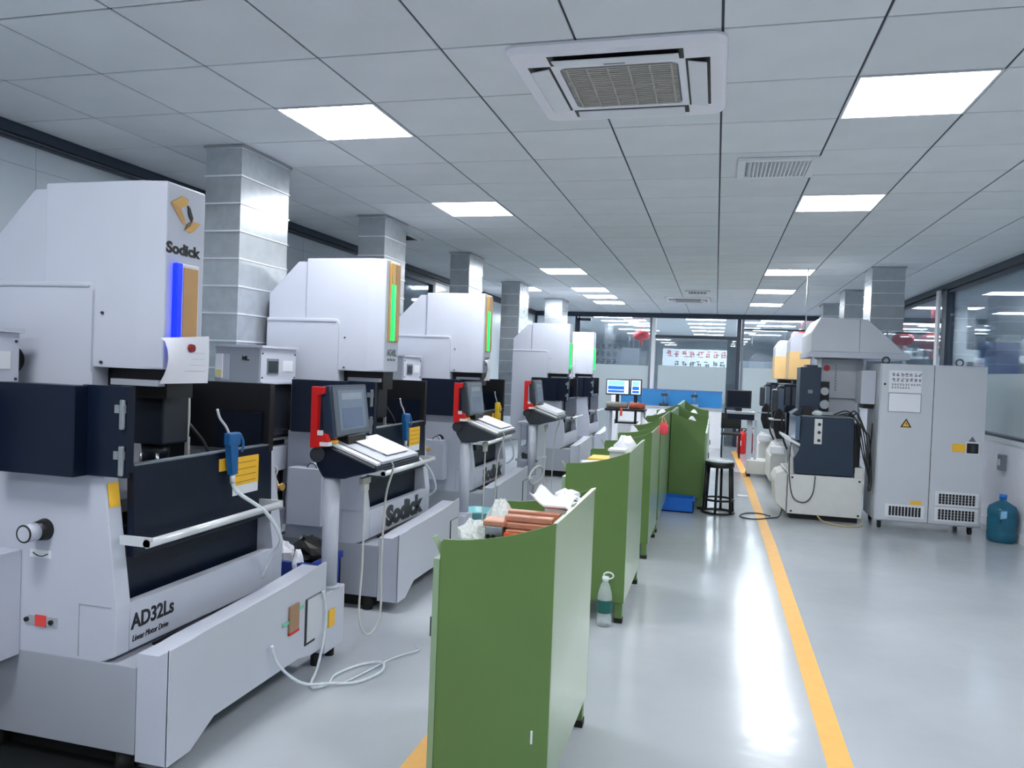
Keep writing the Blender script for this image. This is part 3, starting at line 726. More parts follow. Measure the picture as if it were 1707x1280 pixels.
        text('Linear Motor Drive', .034, M_ink, t, 'lettering', (-2.1195, 2.475, .475), (0, 1, 0), (0, 0, 1), 0, .25, .2)
    if variant in ('two', 'three'):
        text('AG40L', .06, M_greyprint, t, 'lettering', (X0, 2.66, 1.63), (0, 1, 0), (0, 0, 1), .003, 0, .16)
        text('Linear Motor Drive', .03, M_greyprint, t, 'lettering', (X0, 2.665, 1.595), (0, 1, 0), (0, 0, 1), 0, .25, .13)
        text('Sodick', .175, mat('dark grey lettering', (52, 58, 62), .5), t, 'lettering', (-2.1195, 2.72, .478), (0, 1, 0), (0, 0, 1), .012, 0, .68)
    return t
DY = {'one': 0.0, 'two': 2.11, 'three': 4.36, 'four': 8.75, 'five': 11.1}
machine(DY['one'], 'nearest white spark erosion machine with gold emblem and blue light bar', 'one')
machine(DY['two'], 'second white machine from the front, green light bar, bold lettering on tub', 'two')
machine(DY['three'], 'third white machine from the front, behind the second monitor console', 'three')
machine(DY['four'], 'fourth white machine, far back beside the third console', 'four')
machine(DY['five'], 'farthest white machine on the left, narrow front by the far glass', 'five')

# ---- control consoles
def console(dy, label, kind=0):
    t = thing('control_console', label, 'console', (-1.93, 3.7, 0), 'machine consoles on posts', (0, dy, 0))
    MB().box(-2.02, -1.885, 3.575, 3.78, .07, .385, .006).build('foot_block', M_mach, t)
    for y in (3.6, 3.75): MB().cyl((-1.95, y, 0), (-1.95, y, .07), .025).build('levelling_foot', M_rubber, t)
    p = MB(); p.cyl((-1.935, 3.69, .385), (-1.935, 3.69, .985), .042, None, 20); p.cyl((-1.935, 3.69, .385), (-1.935, 3.69, .40), .06, .05, 20); p.build('post', M_mach, t)
    s = MB(); s.box(-1.884, -1.878, 3.6, 3.66, .2, .29); s.build('yellow_sticker', M_sticker, t)
    bd = MB(); bd.prism([(-2.02, 1.12), (-1.96, 1.15), (-1.66, 1.045), (-1.66, 1.02), (-1.8, .985), (-1.84, .97), (-1.96, .97), (-2.0, 1.03)], 'y', 3.63, 4.24, .01); bd.build('body', M_navy if kind == 0 else M_dark, t)
    bd = MB(); bd.cyl((-1.99, 3.615, 1.09), (-1.99, 3.66, 1.09), .04, None, 16); bd.build('hinge', M_dark, t)
    def ang(x): return 1.152+(-1.96-x)*(.105/.3)
    def slab(x0, x1, y0, y1, h0, h1):
        m = MB(); m.hexa([(x0, y0, ang(x0)+h0), (x1, y0, ang(x1)+h0), (x1, y0, ang(x1)+h1), (x0, y0, ang(x0)+h1)], [(x0, y1, ang(x0)+h0), (x1, y1, ang(x1)+h0), (x1, y1, ang(x1)+h1), (x0, y1, ang(x0)+h1)]); return m
    tr = slab(-1.93, -1.665, 3.72, 4.22, 0, .014).build('keyboard', M_mach2, t)
    kb = MB()
    for i in range(4):
        for j in range(12):
            x, y = -1.92+i*.05, 3.86+j*.028
            kb.hexa([(x, y, ang(x)+.014), (x+.042, y, ang(x+.042)+.014), (x+.042, y+.022, ang(x+.042)+.014), (x, y+.022, ang(x)+.014)],
                    [(x, y, ang(x)+.02), (x+.042, y, ang(x+.042)+.02), (x+.042, y+.022, ang(x+.042)+.02), (x, y+.022, ang(x)+.02)])
    o = kb.build('keys', M_white, tr); o['kind'] = 'stuff'
    slab(-1.94, -1.665, 3.65, 3.70, 0, .012).build('switch_strip', M_white, t)
    s = MB(); s.cyl((-1.93, 3.675, ang(-1.93)+.01), (-1.93, 3.675, ang(-1.93)+.025), .028, None, 16); s.build('stop_button_collar', M_sticker, t)
    s = MB(); s.cyl((-1.93, 3.675, ang(-1.93)+.025), (-1.93, 3.675, ang(-1.93)+.045), .02, .022, 16); s.build('stop_button', M_red, t)
    # monitor
    def mon(x, z): return x-.10*(z-1.19)/.26
    m = MB(); y0, y1 = 3.62, 4.05
    m.prism([(-1.892, 1.18), (-1.93, 1.455), (-1.98, 1.445), (-1.96, 1.195), (-1.94, 1.175)], 'y', y0, y1, .008); mo = m.build('monitor', M_dark if kind else M_navy2, t)
    def face(y0, y1, z0, z1, d):
        f = lambda z: -1.892-(z-1.18)*.138
        m = MB(); m.hexa([(f(z0), y0, z0), (f(z0), y1, z0), (f(z1), y1, z1), (f(z1), y0, z1)], [(f(z0)+d, y0, z0+d*.14), (f(z0)+d, y1, z0+d*.14), (f(z1)+d, y1, z1+d*.14), (f(z1)+d, y0, z1+d*.14)]); return m
    face(y0+.02, y1-.02, 1.19, 1.445, .004).build('bezel', mat('bezel grey', (88, 98, 110), .4), mo)
    face(y0+.065, y1-.055, 1.215, 1.425, .006).build('screen', M_screen, mo)
    face(y0+.10, y1-.09, 1.375, 1.41, .0075).build('screen_window', mat('screen pale window', (150, 162, 176), .2), mo)
    face(y0+.10, y1-.09, 1.225, 1.33, .0075).build('screen_window', mat('screen dark window', (112, 126, 150), .2), mo)
    m = MB(); m.box(-1.96, -1.88, 3.75, 3.97, 1.10, 1.185, .005); m.build('monitor_stand', M_black, t)
    hp = MB(); hp.prism([(-2.02, 1.125), (-1.935, 1.135), (-1.915, 1.17), (-1.925, 1.2), (-1.985, 1.215), (-1.985, 1.4), (-1.95, 1.41), (-1.95, 1.445), (-2.02, 1.445)], 'y', 3.595, 3.625, .003)
    hp.build('red_handle_plate', M_red, t)
    MB().box(-1.96, -1.91, 3.588, 3.628, 1.14, 1.16).build('white_switch', M_white, t); MB().box(-1.975, -1.945, 3.588, 3.596, 1.195, 1.22).build('white_switch', M_white, t)
    # connector and hanging cable
    c = MB(); c.box(-1.82, -1.795, 3.77, 3.87, .925, .96, .003); c.box(-1.82, -1.795, 3.79, 3.85, .885, .925, .003); c.build('connector', M_cable, t)
    b_ = MB(); b_.tube([(-1.807, 3.82, .885), (-1.807, 3.82, .5), (-1.807, 3.80, .22), (-1.79, 3.84, .11), (-1.77, 3.9, .10), (-1.75, 3.95, .2), (-1.74, 3.92, .5), (-1.71, 3.88, .85), (-1.66, 3.85, 1.02), (-1.70, 3.83, 1.075)], .006, 8, 6)
    b_.build('pendant_cable', M_cable, t)
    return t
c1 = console(0, 'nearest monitor console with red handle on a white post, navy body')
c2 = console(2.25, 'second monitor console with red handle, before the third machine', 1)
c3 = console(4.6, 'third monitor console with red handle, papers on its keyboard', 1)
def paper_slab(name, label, cat, x0, x1, y0, y1, dy, h, tilt=0, seed=1):
    ang = lambda x: 1.152+(-1.96-x)*.35+.021
    b_ = MB((x0, y0+dy, ang(x1))); rd = random.Random(seed)
    pts = [(x0, y0), (x1, y0+tilt), (x1, y1), (x0, y1-tilt)]
    b_.hexa([(x, y+dy, ang(x)) for x, y in pts], [(x, y+dy, ang(x)+h) for x, y in pts])
    return tag(b_.build(name, M_paper), label, cat)
paper_slab('paper_sheet', 'printed sheets lying on the nearest console keyboard', 'paper', -1.90, -1.70, 3.84, 4.16, 0, .004, .02)
paper_slab('paper_sheet', 'printed sheets lying on the second console keyboard', 'paper', -1.90, -1.69, 3.82, 4.2, 2.25, .006, .03)
paper_slab('paper_sheet', 'white paper pile covering the third console keyboard', 'paper', -1.92, -1.67, 3.72, 4.2, 4.6, .03, .02)

# ---- side cabinets with the box on top, air ducts
def side_unit(dy, label, boxlabel):
    t = thing('filter_cabinet', label, 'cabinet', (-2.9, 2.3, 0), 'filter cabinets between machines', (0, dy, 0))
    MB().box(-3.03, -2.72, 2.1, 2.46, 1.055, 1.423, .004).build('dark_body', M_dark, t)
    d = MB().box(-2.722, -2.708, 2.12, 2.45, 1.09, 1.415, .003).build('dark_door', mat('smoked door', (40, 44, 52), .25), t)
    MB().box(-2.709, -2.696, 2.13, 2.17, 1.15, 1.2, .003).build('latch', M_steel, d)
    MB().box(-2.71, -2.695, 2.12, 2.45, 1.06, 1.075, .003).build('rail', M_steel, d)
    MB().box(-3.03, -2.70, 2.12, 2.53, .86, 1.02, .006).build('shelf_block', M_mach, t)
    MB().box(-3.02, -2.75, 2.15, 2.45, 1.02, 1.055).build('dark_underblock', M_black, t)
    MB().box(-3.03, -2.9, 2.1, 2.5, .05, .86).build('back_plate', M_navy, t)
    for y in (2.1, 2.49): MB().box(-2.84, -2.80, y, y+.04, 0, .86).build('leg', M_dark, t)
    for y in (2.1, 2.49): MB().box(-3.03, -2.99, y, y+.04, 0, .05).build('leg', M_dark, t)
    p = MB(); p.cyl((-2.72, 2.1, .74), (-2.72, 2.5, .74), .02); p.cyl((-2.72, 2.15, .74), (-2.72, 2.15, .56), .016); p.cyl((-2.72, 2.45, .74), (-2.72, 2.45, .56), .016); p.build('pipe', M_steel, t)
    MB().box(-2.9, -2.70, 2.1, 2.5, .5, .6, .004).build('tray', M_mach, t)
    u = thing('control_box', boxlabel, 'box', (-2.9, 2.3, 1.425), 'white boxes on the filter cabinets', (0, dy, 0))
    MB().box(-3.03, -2.722, 2.085, 2.49, 1.425, 1.645).build('body', M_mach2, u)
    f = MB().box(-2.722, -2.708, 2.085, 2.49, 1.425, 1.645).build('front_plate', M_mach, u)
    MB().box(-3.035, -2.695, 2.075, 2.5, 1.645, 1.66).build('top_flange', M_mach, u); MB().box(-2.722, -2.69, 2.075, 2.5, 1.42, 1.435).build('bottom_flange', M_mach, u)
    MB().box(-2.709, -2.704, 2.15, 2.28, 1.48, 1.58).build('window_rim', M_greyframe, f); MB().box(-2.705, -2.702, 2.16, 2.27, 1.49, 1.565).build('window', M_dark, f)
    MB().box(-2.709, -2.705, 2.33, 2.45, 1.5, 1.57).build('rating_plate', M_white, f)
    for (y, z) in ((2.1, 1.46), (2.1, 1.61), (2.475, 1.46), (2.475, 1.61)): MB().cyl((-2.709, y, z), (-2.704, y, z), .006, None, 8).build('screw', M_dark, f)
    k = MB(); k.cyl((-2.81, 2.525, 1.535), (-2.78, 2.525, 1.535), .058, None, 20); k.cyl((-2.8, 2.49, 1.535), (-2.8, 2.525, 1.535), .012); k.build('handwheel', M_black, u)
    s = MB(); s.box(-2.99, -2.93, 2.083, 2.086, 1.44, 1.6); s.build('white_plate', M_mach, u)
    text('ML.', .035, M_ink, u, 'lettering', (-2.84, 2.084, 1.565), (1, 0, 0), (0, 0, 1), .002)
side_unit(0, 'filter cabinet left of the nearest machine, at the picture edge', 'white box with black handwheel at the left picture edge')
side_unit(2.11, 'dark filter cabinet between the first and second machines', 'white box with window on the filter cabinet beside the first duct')
side_unit(4.36, 'dark filter cabinet between the second and third machines', 'white box with window behind the second machine light bar')
nt = thing('filter_note', 'white and yellow notes stuck on the box beside first duct', 'note', (-3.0, 4.19, 1.45))
MB().box(-3.025, -2.975, 4.186, 4.194, 1.45, 1.6).build('white_note', M_paper, nt); MB().box(-3.022, -2.978, 4.183, 4.187, 1.46, 1.5).build('yellow_note', mat('pale yellow note', (226, 220, 150), .7), nt)
def duct(x0, x1, y0, y1, z0, label, n):
    t = thing('air_duct', label, 'duct', ((x0+x1)/2, (y0+y1)/2, z0), 'galvanised air ducts')
    h = (CEIL-.02-z0)/n
    rd = random.Random(int(y0*100))
    for k in range(n):
        za, zb = z0+k*h, z0+(k+1)*h; i = rd.uniform(0, .003)
        MB().box(x0+i, x1-i, y0+i, y1-i, za+.003, zb-.003).build('duct_section', M_galv, t)
        f = MB()
        f.box(x0-.005, x1+.005, y0-.005, y1+.005, zb-.007, zb+.003); f.build('flange', M_chrome, t)
    MB().box(x0-.012, x1+.012, y0-.012, y1+.012, CEIL-.02, CEIL-.002).build('ceiling_collar', M_steel, t)
duct(-3.31, -3.04, 4.42, 5.0, 1.15, 'nearest galvanised duct rising behind the nearest machine', 10)
duct(-3.32, -3.05, 6.69, 7.2, 1.15, 'galvanised duct rising behind the second machine head', 10)
duct(-3.2, -2.95, 8.95, 9.5, 1.0, 'galvanised duct rising behind the third machine head', 10)
duct(-3.4, -3.09, 12.0, 12.6, .8, 'tall galvanised duct standing before the fourth machine', 12)
duct(-3.3, -2.95, 14.8, 15.4, .8, 'farthest left galvanised duct, brightly lit', 12)

# ---- small things on the machines
def air_gun(x, y, z, label, m, hose, nozzle):
    t = thing('air_gun', label, 'air gun', (x, y, z))
    b_ = MB(); b_.box(x-.018, x+.018, y-.035, y+.05, z+.03, z+.09, .008); b_.hexa([(x-.016, y-.03, z+.05), (x+.016, y-.03, z+.05), (x+.016, y+.03, z+.05), (x-.016, y+.03, z+.05)], [(x-.014, y-.005, z-.1), (x+.014, y-.005, z-.1), (x+.014, y+.035, z-.1), (x-.014, y+.035, z-.1)])
    b_.build('body', m, t)
    MB().tube([(x, y-.02, z+.085), (x, y-.045, z+.12), (x, y-.09, z+.16), (x, y-.11, z+.2)] if nozzle else [(x, y-.02, z+.08), (x, y-.1, z+.13)], .006).build('nozzle', M_chrome, t)
    MB().tube([(x+.01, y+.05, z+.08), (x+.02, y+.06, z+.04), (x+.02, y+.05, z+.0)], .006).build('trigger', M_gunblue if m is M_gunblue else m, t)
    MB().cyl((x, y+.015, z-.1), (x, y+.015, z-.14), .012).build('fitting', M_chrome, t)
    MB().tube([(x, y+.015, z-.14)]+hose, .009, 8, 6).build('hose', M_hose, t)
air_gun(-2.1, 3.04, 1.15, 'blue air gun hung on the nearest machine door', M_gunblue, [(-2.08, 3.08, .96), (-2.0, 3.18, .86), (-1.98, 3.28, .72), (-2.06, 3.34, .62), (-2.12, 3.35, .5)], True)
air_gun(-2.1, 5.06, 1.14, 'blue air gun hung on the second machine door', M_gunblue, [(-2.08, 5.15, .95), (-2.0, 5.3, .82), (-2.0, 5.45, .66), (-2.08, 5.52, .58)], True)
air_gun(-2.1, 7.42, 1.14, 'yellow air gun hung on the third machine door', M_gunyel, [(-2.08, 7.5, .95), (-2.0, 7.62, .84), (-2.0, 7.75, .66), (-2.08, 7.8, .58)], True)
def note_on_head(y0, y1, z0, z1, label, maglabel=None, seed=2):
    rd = random.Random(seed); t = thing('paper_note', label, 'paper', (-2.1, (y0+y1)/2, z0), 'papers on machine heads')
    b_ = MB(); N = 6
    g = [[(-2.104+.004*math.sin(3*j/N)+(.035*(1-i/N)**3*(math.sin(math.pi*j/N))), y0+(y1-y0)*i/N, z0+(z1-z0)*j/N-(.02*(1-i/N) if j == N else 0)) for j in range(N+1)] for i in range(N+1)]
    A = [[b_.bm.verts.new(p) for p in r] for r in g]; B = [[b_.bm.verts.new((p[0]+.002, p[1], p[2])) for p in r] for r in g]
    for i in range(N):
        for j in range(N): b_._face([A[i][j], A[i+1][j], A[i+1][j+1], A[i][j+1]], True); b_._face([B[i][j], B[i][j+1], B[i+1][j+1], B[i+1][j]], True)
    b_.build('sheets', M_paper, t)
    pr = MB()
    for k in range(4): pr.box(-2.1, -2.0955, y0+.12, y1-.03, z0+.05+k*.025, z0+.0515+k*.025)
    pr.build('print', mat('faint print', (186, 186, 204), .7), t)
    if maglabel:
        ym, zm = y0+.17, z1-.055
        tag(MB((-2.11, ym, zm)).cyl((-2.103, ym, zm), (-2.082, ym, zm), .019, .016, 16).build('magnet', M_redmag), maglabel, 'magnet')
note_on_head(2.565, 2.86, 1.465, 1.665, 'curled white drawing sheets pinned low on the nearest machine head', 'dark red round magnet holding the drawing sheets')
note_on_head(6.93, 7.12, 1.45, 1.66, 'white sheet hanging low on the third machine head', None, 4)
note_on_head(11.34, 11.6, 1.45, 1.66, 'white sheet hanging low on the fourth machine head', None, 5)
bk = thing('yellow_tub', 'small amber tub standing on the second machine ledge beside console', 'tub', (-2.3, 4.62, 1.12))
bk.location = (-2.2, 4.46, 1.12); bk['org'] = (-2.2, 4.46, 1.12)
MB().lathe([(.035, 0), (.05, .06), (.053, .06), (.053, .066), (.045, .066), (.032, .006)], (-2.2, 4.46, 1.12), 16).build('cup', mat('amber tub', (222, 152, 62), .5), bk)

# clear hose looping on the floor before the nearest machine
hz = thing('clear_hose', 'clear plastic hose hanging and looping on floor by nearest machine', 'hose', (-1.86, 3.4, 0))
MB().tube([(-1.865, 3.5, .42), (-1.862, 3.53, .34), (-1.86, 3.52, .2), (-1.85, 3.44, .06), (-1.84, 3.36, .012), (-1.80, 3.32, .01), (-1.76, 3.38, .01), (-1.78, 3.5, .01), (-1.72, 3.66, .01), (-1.62, 3.7, .02), (-1.58, 3.6, .015), (-1.64, 3.45, .01), (-1.74, 3.36, .025), (-1.80, 3.2, .08), (-1.85, 3.08, .2), (-1.862, 3.04, .3)], .007, 8, 6).build('outer_tube', M_hose, hz)
MB().tube([(-1.70, 3.4, .01), (-1.66, 3.56, .01), (-1.6, 3.8, .01), (-1.52, 3.95, .01), (-1.55, 4.0, .01)], .005, 8, 6).build('inner_tube', M_hose, hz)
wh = thing('hose_coil', 'white coiled hose hung beyond the second console', 'hose', (-1.85, 5.98, .35))
wh['org'] = (-1.85, 8.2, .4); wh.location = (-1.85, 8.2, .4)
MB().tube([(-1.85+.0*i, 8.2+.33*math.cos(2*math.pi*i/14), .42+.09*math.sin(2*math.pi*i/14)) for i in range(14)], .012, 8, 3, True).build('coil', M_cable, wh)
MB().tube([(-1.85, 8.1, .34), (-1.85, 8.12, .2), (-1.84, 8.15, .02)], .012, 8, 4).build('tail', M_cable, wh)

tag(MB((-2.5, 2.1, 0)).box(-3.3, -2.02, 1.75, 2.46, .0004, .012, .003).build('black_floor_sheet', mat('black floor sheet', (16, 20, 22), .6, var=.2, scale=30)), 'thin black sheet on the floor left of the nearest machine', 'mat')  # thin black sheet laid over the dark floor area
# blue bin with rags between machines one and two
bn = thing('storage_bin', 'dark blue plastic bin between first and second machines', 'bin', (-2.36, 4.12, 0))
b_ = MB(); x0, x1, y0, y1 = -2.64, -2.2, 3.98, 4.34
for a in ((x0, x1, y0, y0+.015), (x0, x1, y1-.015, y1), (x0, x0+.015, y0, y1), (x1-.015, x1, y0, y1)): b_.box(*a, 0, .40)
b_.box(x0, x1, y0, y1, 0, .015); b_.box(x0-.015, x1+.015, y0-.015, y0+.015, .37, .41); b_.box(x1-.015, x1+.015, y0, y1, .37, .41); b_.build('tub', M_binblue, bn)
b_ = MB()
for k in range(4): b_.box(x0+.03, x1-.03, y0-.006, y0, .08+k*.07, .1+k*.07)
b_.build('rib', M_binblue, bn)
rg = MB((-2.45, 4.1, .35)); rg.blob((-2.45, 4.1, .40), .08, .08, .09, .25, 12, 8, 3); rg.blob((-2.30, 4.0, .38), .03, .04, .10, .2, 10, 7, 4)
tag(rg.build('white_rag', M_paper), 'crumpled white rags piled in the dark blue bin', 'rag')
rg = MB((-2.3, 4.18, .35)); rg.blob((-2.34, 4.2, .42), .11, .1, .09, .3, 12, 8, 6)
tag(rg.build('black_bag', M_black), 'crumpled black plastic bag in the dark blue bin', 'bag')
# turquoise bucket
bu = thing('bucket', 'turquoise plastic bucket on the floor behind the second console', 'bucket', (-1.96, 6.42, 0))
b_ = MB(); b_.lathe([(.11, .0), (.12, .01), (.15, .32), (.158, .32), (.158, .335), (.145, .335), (.112, .02)], (-1.96, 6.42, 0), 28, capt=True); b_.build('pail', M_bucket, bu)
MB().tube([(-1.96+.165*math.cos(math.pi*i/8), 6.42, .29-.14*math.sin(math.pi*i/8)) for i in range(9)], .005, 6, 2).build('bail_handle', M_white, bu)
# open shelf unit with blue bottle between machine three and four
su = thing('metal_shelf', 'pale metal shelf unit with open side beyond the third machine', 'shelf', (-2.05, 8.85, 0))
for x in (-2.2, -2.0):
    for y in (8.72, 9.12): MB().box(x, x+.03, y, y+.03, 0, .93).build('upright', M_mach, su)
for z in (.12, .5, .93): MB().box(-2.22, -1.95, 8.7, 9.16, z, z+.025).build('shelf', M_mach, su)
MB().box(-1.985, -1.965, 8.7, 9.16, .1, .93).build('side_plate', M_mach, su)
bt = thing('blue_can', 'blue spray can standing on the pale metal shelf', 'can', (-2.1, 8.8, .145))
MB().lathe([(.033, 0), (.035, .01), (.035, .2), (.02, .225), (.02, .25)], (-2.1, 8.8, .145), 16).build('body', M_crate, bt); MB().lathe([(.03, .0), (.03, .03)], (-2.1, 8.8, .395), 12).build('cap', M_white, bt)
for k, (yy, lab) in enumerate(((8.8, 'dark motor part on the middle board of pale shelf'), (8.98, 'steel clamp part on the top board of pale shelf'))):
    z = .525 if k == 0 else .955
    q = thing('machine_part', lab, 'part', (-2.1, yy, z))
    MB().box(-2.16, -2.03, yy-.06, yy+.06, z, z+.07, .01).build('block', M_dark if k == 0 else M_steel, q); MB().cyl((-2.1, yy-.07, z+.09), (-2.1, yy+.07, z+.09), .03).build('drum', M_steel if k == 0 else M_dark, q)

# ---------------------------------------------------------------- green benches
def bench(x0, x1, y0, y1, label, mirror=False, zb=1.06, zf=.97):
    t = thing('green_bench', label, 'workbench', ((x0+x1)/2, (y0+y1)/2, 0), 'green sheet steel benches')
    def X(f): return (x1-(x1-x0)*f) if not mirror else (x0+(x1-x0)*f)   # f=0 back edge, f=1 front edge
    prof = [(X(0), .13), (X(0), zb)]
    for k in range(1, 9):
        f = k/8; prof.append((X(f*.97), zb-(zb-zf)*(1-(1-f)**1.9)))
    prof += [(X(1), zf-.012), (X(1), .13)]
    for ya in (y0, y1-.012): MB().prism(prof, 'y', ya, ya+.012).build('side_panel', M_green, t)
    xb = X(0); s = 1 if not mirror else -1
    MB().box(min(xb, xb-s*.012), max(xb, xb-s*.012), y0+.012, y1-.012, .13, zb-.002).build('back_panel', M_greenback, t)
    MB().box(min(xb, xb+s*.004), max(xb, xb+s*.004), y0, y1, zb-.012, zb).build('back_edge', M_greenback, t)
    xf = X(1)
    MB().box(min(xf, xf-s*.022), max(xf, xf-s*.022), y0-.004, y1, .14, .90).build('front_panel', M_greenback, t)
    l = MB(); l.hexa([(xf, y0, zf-.05), (xf-s*.004, y0, zf-.05), (xf-s*.03, y0, zf+.005), (xf-s*.026, y0, zf+.005)], [(xf, y0+.04, zf-.05), (xf-s*.004, y0+.04, zf-.05), (xf-s*.03, y0+.04, zf+.005), (xf-s*.026, y0+.04, zf+.005)])
    l.build('front_lip', M_greenback, t)
    MB().box(x0+.014, x1-.014, y0+.014, y1-.014, .88, .895).build('deck', M_green, t)
    MB().box(x0+.014, x1-.014, y0+.014, y1-.014, .13, .145).build('bottom_plate', M_green, t)
    for x in (x0+.01, x1-.055):
        for y in (y0+.01, y1-.055):
            MB().box(x, x+.045, y, y+.045, .03, .13).build('leg', M_green, t)
            MB().box(x-.004, x+.049, y-.004, y+.049, 0, .03).build('leg_foot', M_rubber, t)
    h = MB(); h.box(xf-s*.045-.006, xf-s*.045+.006, y0+.06, y0+.075, .6, .67); h.build('handle', M_dark, t)
    return t
B1 = (-.91, -.5, 2.55, 3.42); B2 = (-.9, -.5, 4.84, 5.85); B3 = (-.9, -.5, 6.6, 7.56)
b1 = bench(*B1, 'nearest green bench with copper bars and papers, beside the walkway')
MB().box(-.56, -.553, 2.547, 2.551, .3, .345).build('white_mark', M_white, b1)
bench(*B2, 'second green bench with the water bottle at its foot', zb=1.08, zf=.99)
bench(*B3, 'third green bench, pale back panel facing the walkway', zb=1.08, zf=.99)
bench(-.9, -.5, 7.75, 9.15, 'fourth green bench, back to the walkway, red charm on it', zb=1.15, zf=.96)
bench(-.94, -.5, 9.32, 11.0, 'fifth green bench, left of a back to back pair', zb=1.13, zf=.95)
bench(-.49, -.09, 9.32, 11.0, 'green bench behind the blue crate, right of its pair', True, 1.13, 1.03)
bench(-.94, -.5, 11.15, 13.2, 'farthest left green bench of the back to back row', zb=1.15, zf=.97)
bench(-.49, -.09, 11.15, 13.2, 'farthest right green bench of the back to back row', True, 1.15, 1.0)

# things on the nearest bench (deck 0.895)
D = .895
tr = thing('orange_tray', 'shallow orange tray under the copper bars on nearest bench', 'tray', (-.6, 2.75, D))
b_ = MB(); b_.box(-.69, -.52, 2.58, 3.0, D, D+.012); b_.box(-.69, -.52, 2.58, 2.59, D, D+.11); b_.box(-.69, -.52, 2.99, 3.0, D, D+.11); b_.box(-.53, -.52, 2.59, 2.99, D, D+.11); b_.box(-.69, -.68, 2.59, 2.99, D, D+.11); b_.build('pan', M_orange, tr)
bars = [(2.62, .10, 0), (2.67, .10, 1), (2.72, .10, 0), (2.64, .121, 1), (2.70, .121, 0), (2.66, .142, 1), (2.76, .142, 2)]
names = ['lowest copper bar at the near edge of the orange tray', 'lowest copper bar in the middle of the orange tray', 'lowest copper bar at the back of the orange tray', 'copper bar of the middle layer, nearer the tray edge', 'copper bar of the middle layer, farther from tray edge', 'topmost long copper bar on the nearest bench stack', 'topmost copper bar lying behind the stack on nearest bench']
MB().box(-.675, -.535, 2.6, 2.98, D+.012, D+.10).build('packing_block', M_orange, tr)
for k, (y, z, d) in enumerate(bars):
    o = MB((-.6, y, D+z)).box(-.69-.015*d, -.525-.006*(d == 1), y-.019, y+.019, D+z-.001, D+z+.0185, .003).build('copper_bar', M_copper)
    tag(o, names[k], 'copper bar', 'copper bars on the nearest bench')
cb = thing('metal_block', 'grey metal block with copper plate on top, on nearest bench', 'block', (-.7, 2.72, D))
b_ = MB(); b_.box(-.765, -.70, 2.60, 2.67, D, D+.125, .003); b_.build('body', M_steel, cb)
MB().box(-.772, -.694, 2.595, 2.675, D+.125, D+.147, .004).build('copper_plate', M_copper, cb)
b_ = MB()
for x in (-.752, -.732): b_.cyl((x, 2.601, D+.09), (x, 2.594, D+.09), .008, None, 10)
b_.build('hole', M_black, cb)
bg = MB((-.82, 2.7, D)); bg.blob((-.83, 2.68, D+.065), .06, .09, .06, .22, 14, 9, 8); tag(bg.build('plastic_bag', M_bag), 'crumpled clear plastic bag in front, left on the nearest bench', 'bag')
bg = MB((-.77, 2.9, D)); bg.blob((-.78, 2.86, D+.09), .05, .09, .085, .25, 12, 8, 9); tag(bg.build('plastic_bag', M_bag), 'taller clear plastic bag behind the metal block, nearest bench', 'bag')
pp = MB((-.6, 2.9, D)); 
pp.sheet(-.655, -.515, 2.80, 3.08, lambda x, y: D+.165+.10*max(0, (-.60-x)/.06)**1.2*.5+.012*math.sin(30*y), 10, 8, .006)
tag(pp.build('paper_pile', M_paper), 'curling white papers on top of the copper bars', 'paper')
rk = MB((-.58, 3.0, D)); rk.box(-.66, -.53, 3.1, 3.25, D, D+.12, .01); tag(rk.build('carton', M_shelf), 'pale carton behind the papers on nearest bench', 'carton')
pg = MB((-.57, 2.95, D)); pg.blob((-.58, 3.17, D+.15), .06, .09, .035, .2, 12, 8, 11); tag(pg.build('white_cloth', M_paper), 'crumpled white cloth on the carton, nearest bench', 'cloth')
# things on benches two to five
def roll(x, y, z, ln, r, label, m=M_paper, name='paper_roll'):
    t = thing(name, label, 'roll', (x, y, z))
    MB().cyl((x, y, z+r), (x+ln*.9, y+ln*.3, z+r), r, None, 18).build('sheet_roll', m, t)
    MB().cyl((x-.003, y-.001, z+r), (x+.003, y+.001, z+r), r*.6, None, 14).build('roll_core', M_black, t)
roll(-.83, 5.0, .895, .22, .05, 'white paper roll lying on the second green bench')
def folded(x0, x1, y0, y1, z, label, m=M_paper, name='folded_sheet', seed=1, amp=.03):
    b_ = MB(((x0+x1)/2, (y0+y1)/2, z)); rd = random.Random(seed); p = rd.uniform(0, 6)
    b_.sheet(x0, x1, y0, y1, lambda x, y: z+.002+amp*(.5+.5*math.sin(25*x+p))*(.5+.5*math.cos(17*y+p)), 10, 10, .003)
    return tag(b_.build(name, m), label, 'sheet')
cw = thing('clear_box', 'clear box with white rim at the back of second bench', 'box', (-.6, 5.0, .895))
b_ = MB(); b_.box(-.64, -.55, 4.95, 5.1, .895, 1.07); b_.build('body', M_bag, cw); MB().box(-.65, -.54, 4.94, 5.11, 1.07, 1.082).build('rim', M_white, cw)
pb = MB((-.55, 5.2, .895)); pb.blob((-.58, 5.35, 1.02), .08, .16, .12, .18, 12, 8, 21); tag(pb.build('white_bag', M_paper), 'white bag heaped on the second green bench', 'bag')
yt = thing('yellow_tray', 'small yellow tray at the far end of second bench', 'tray', (-.8, 5.6, .895))
MB().box(-.86, -.7, 5.45, 5.7, .895, .96, .006).build('pan', M_sticker, yt)
folded(-.85, -.6, 6.7, 7.0, .895, 'crumpled white sheet on the third green bench', seed=3, amp=.1)
dk = thing('dark_tool', 'dark hand tool lying on the third green bench', 'tool', (-.65, 6.75, .895))
MB().box(-.72, -.56, 7.1, 7.2, .895, .98, .02).build('motor', M_dark, dk); MB().cyl((-.56, 7.15, .94), (-.48 if False else -.52, 7.15, .94), .02).build('collar', M_steel, dk)
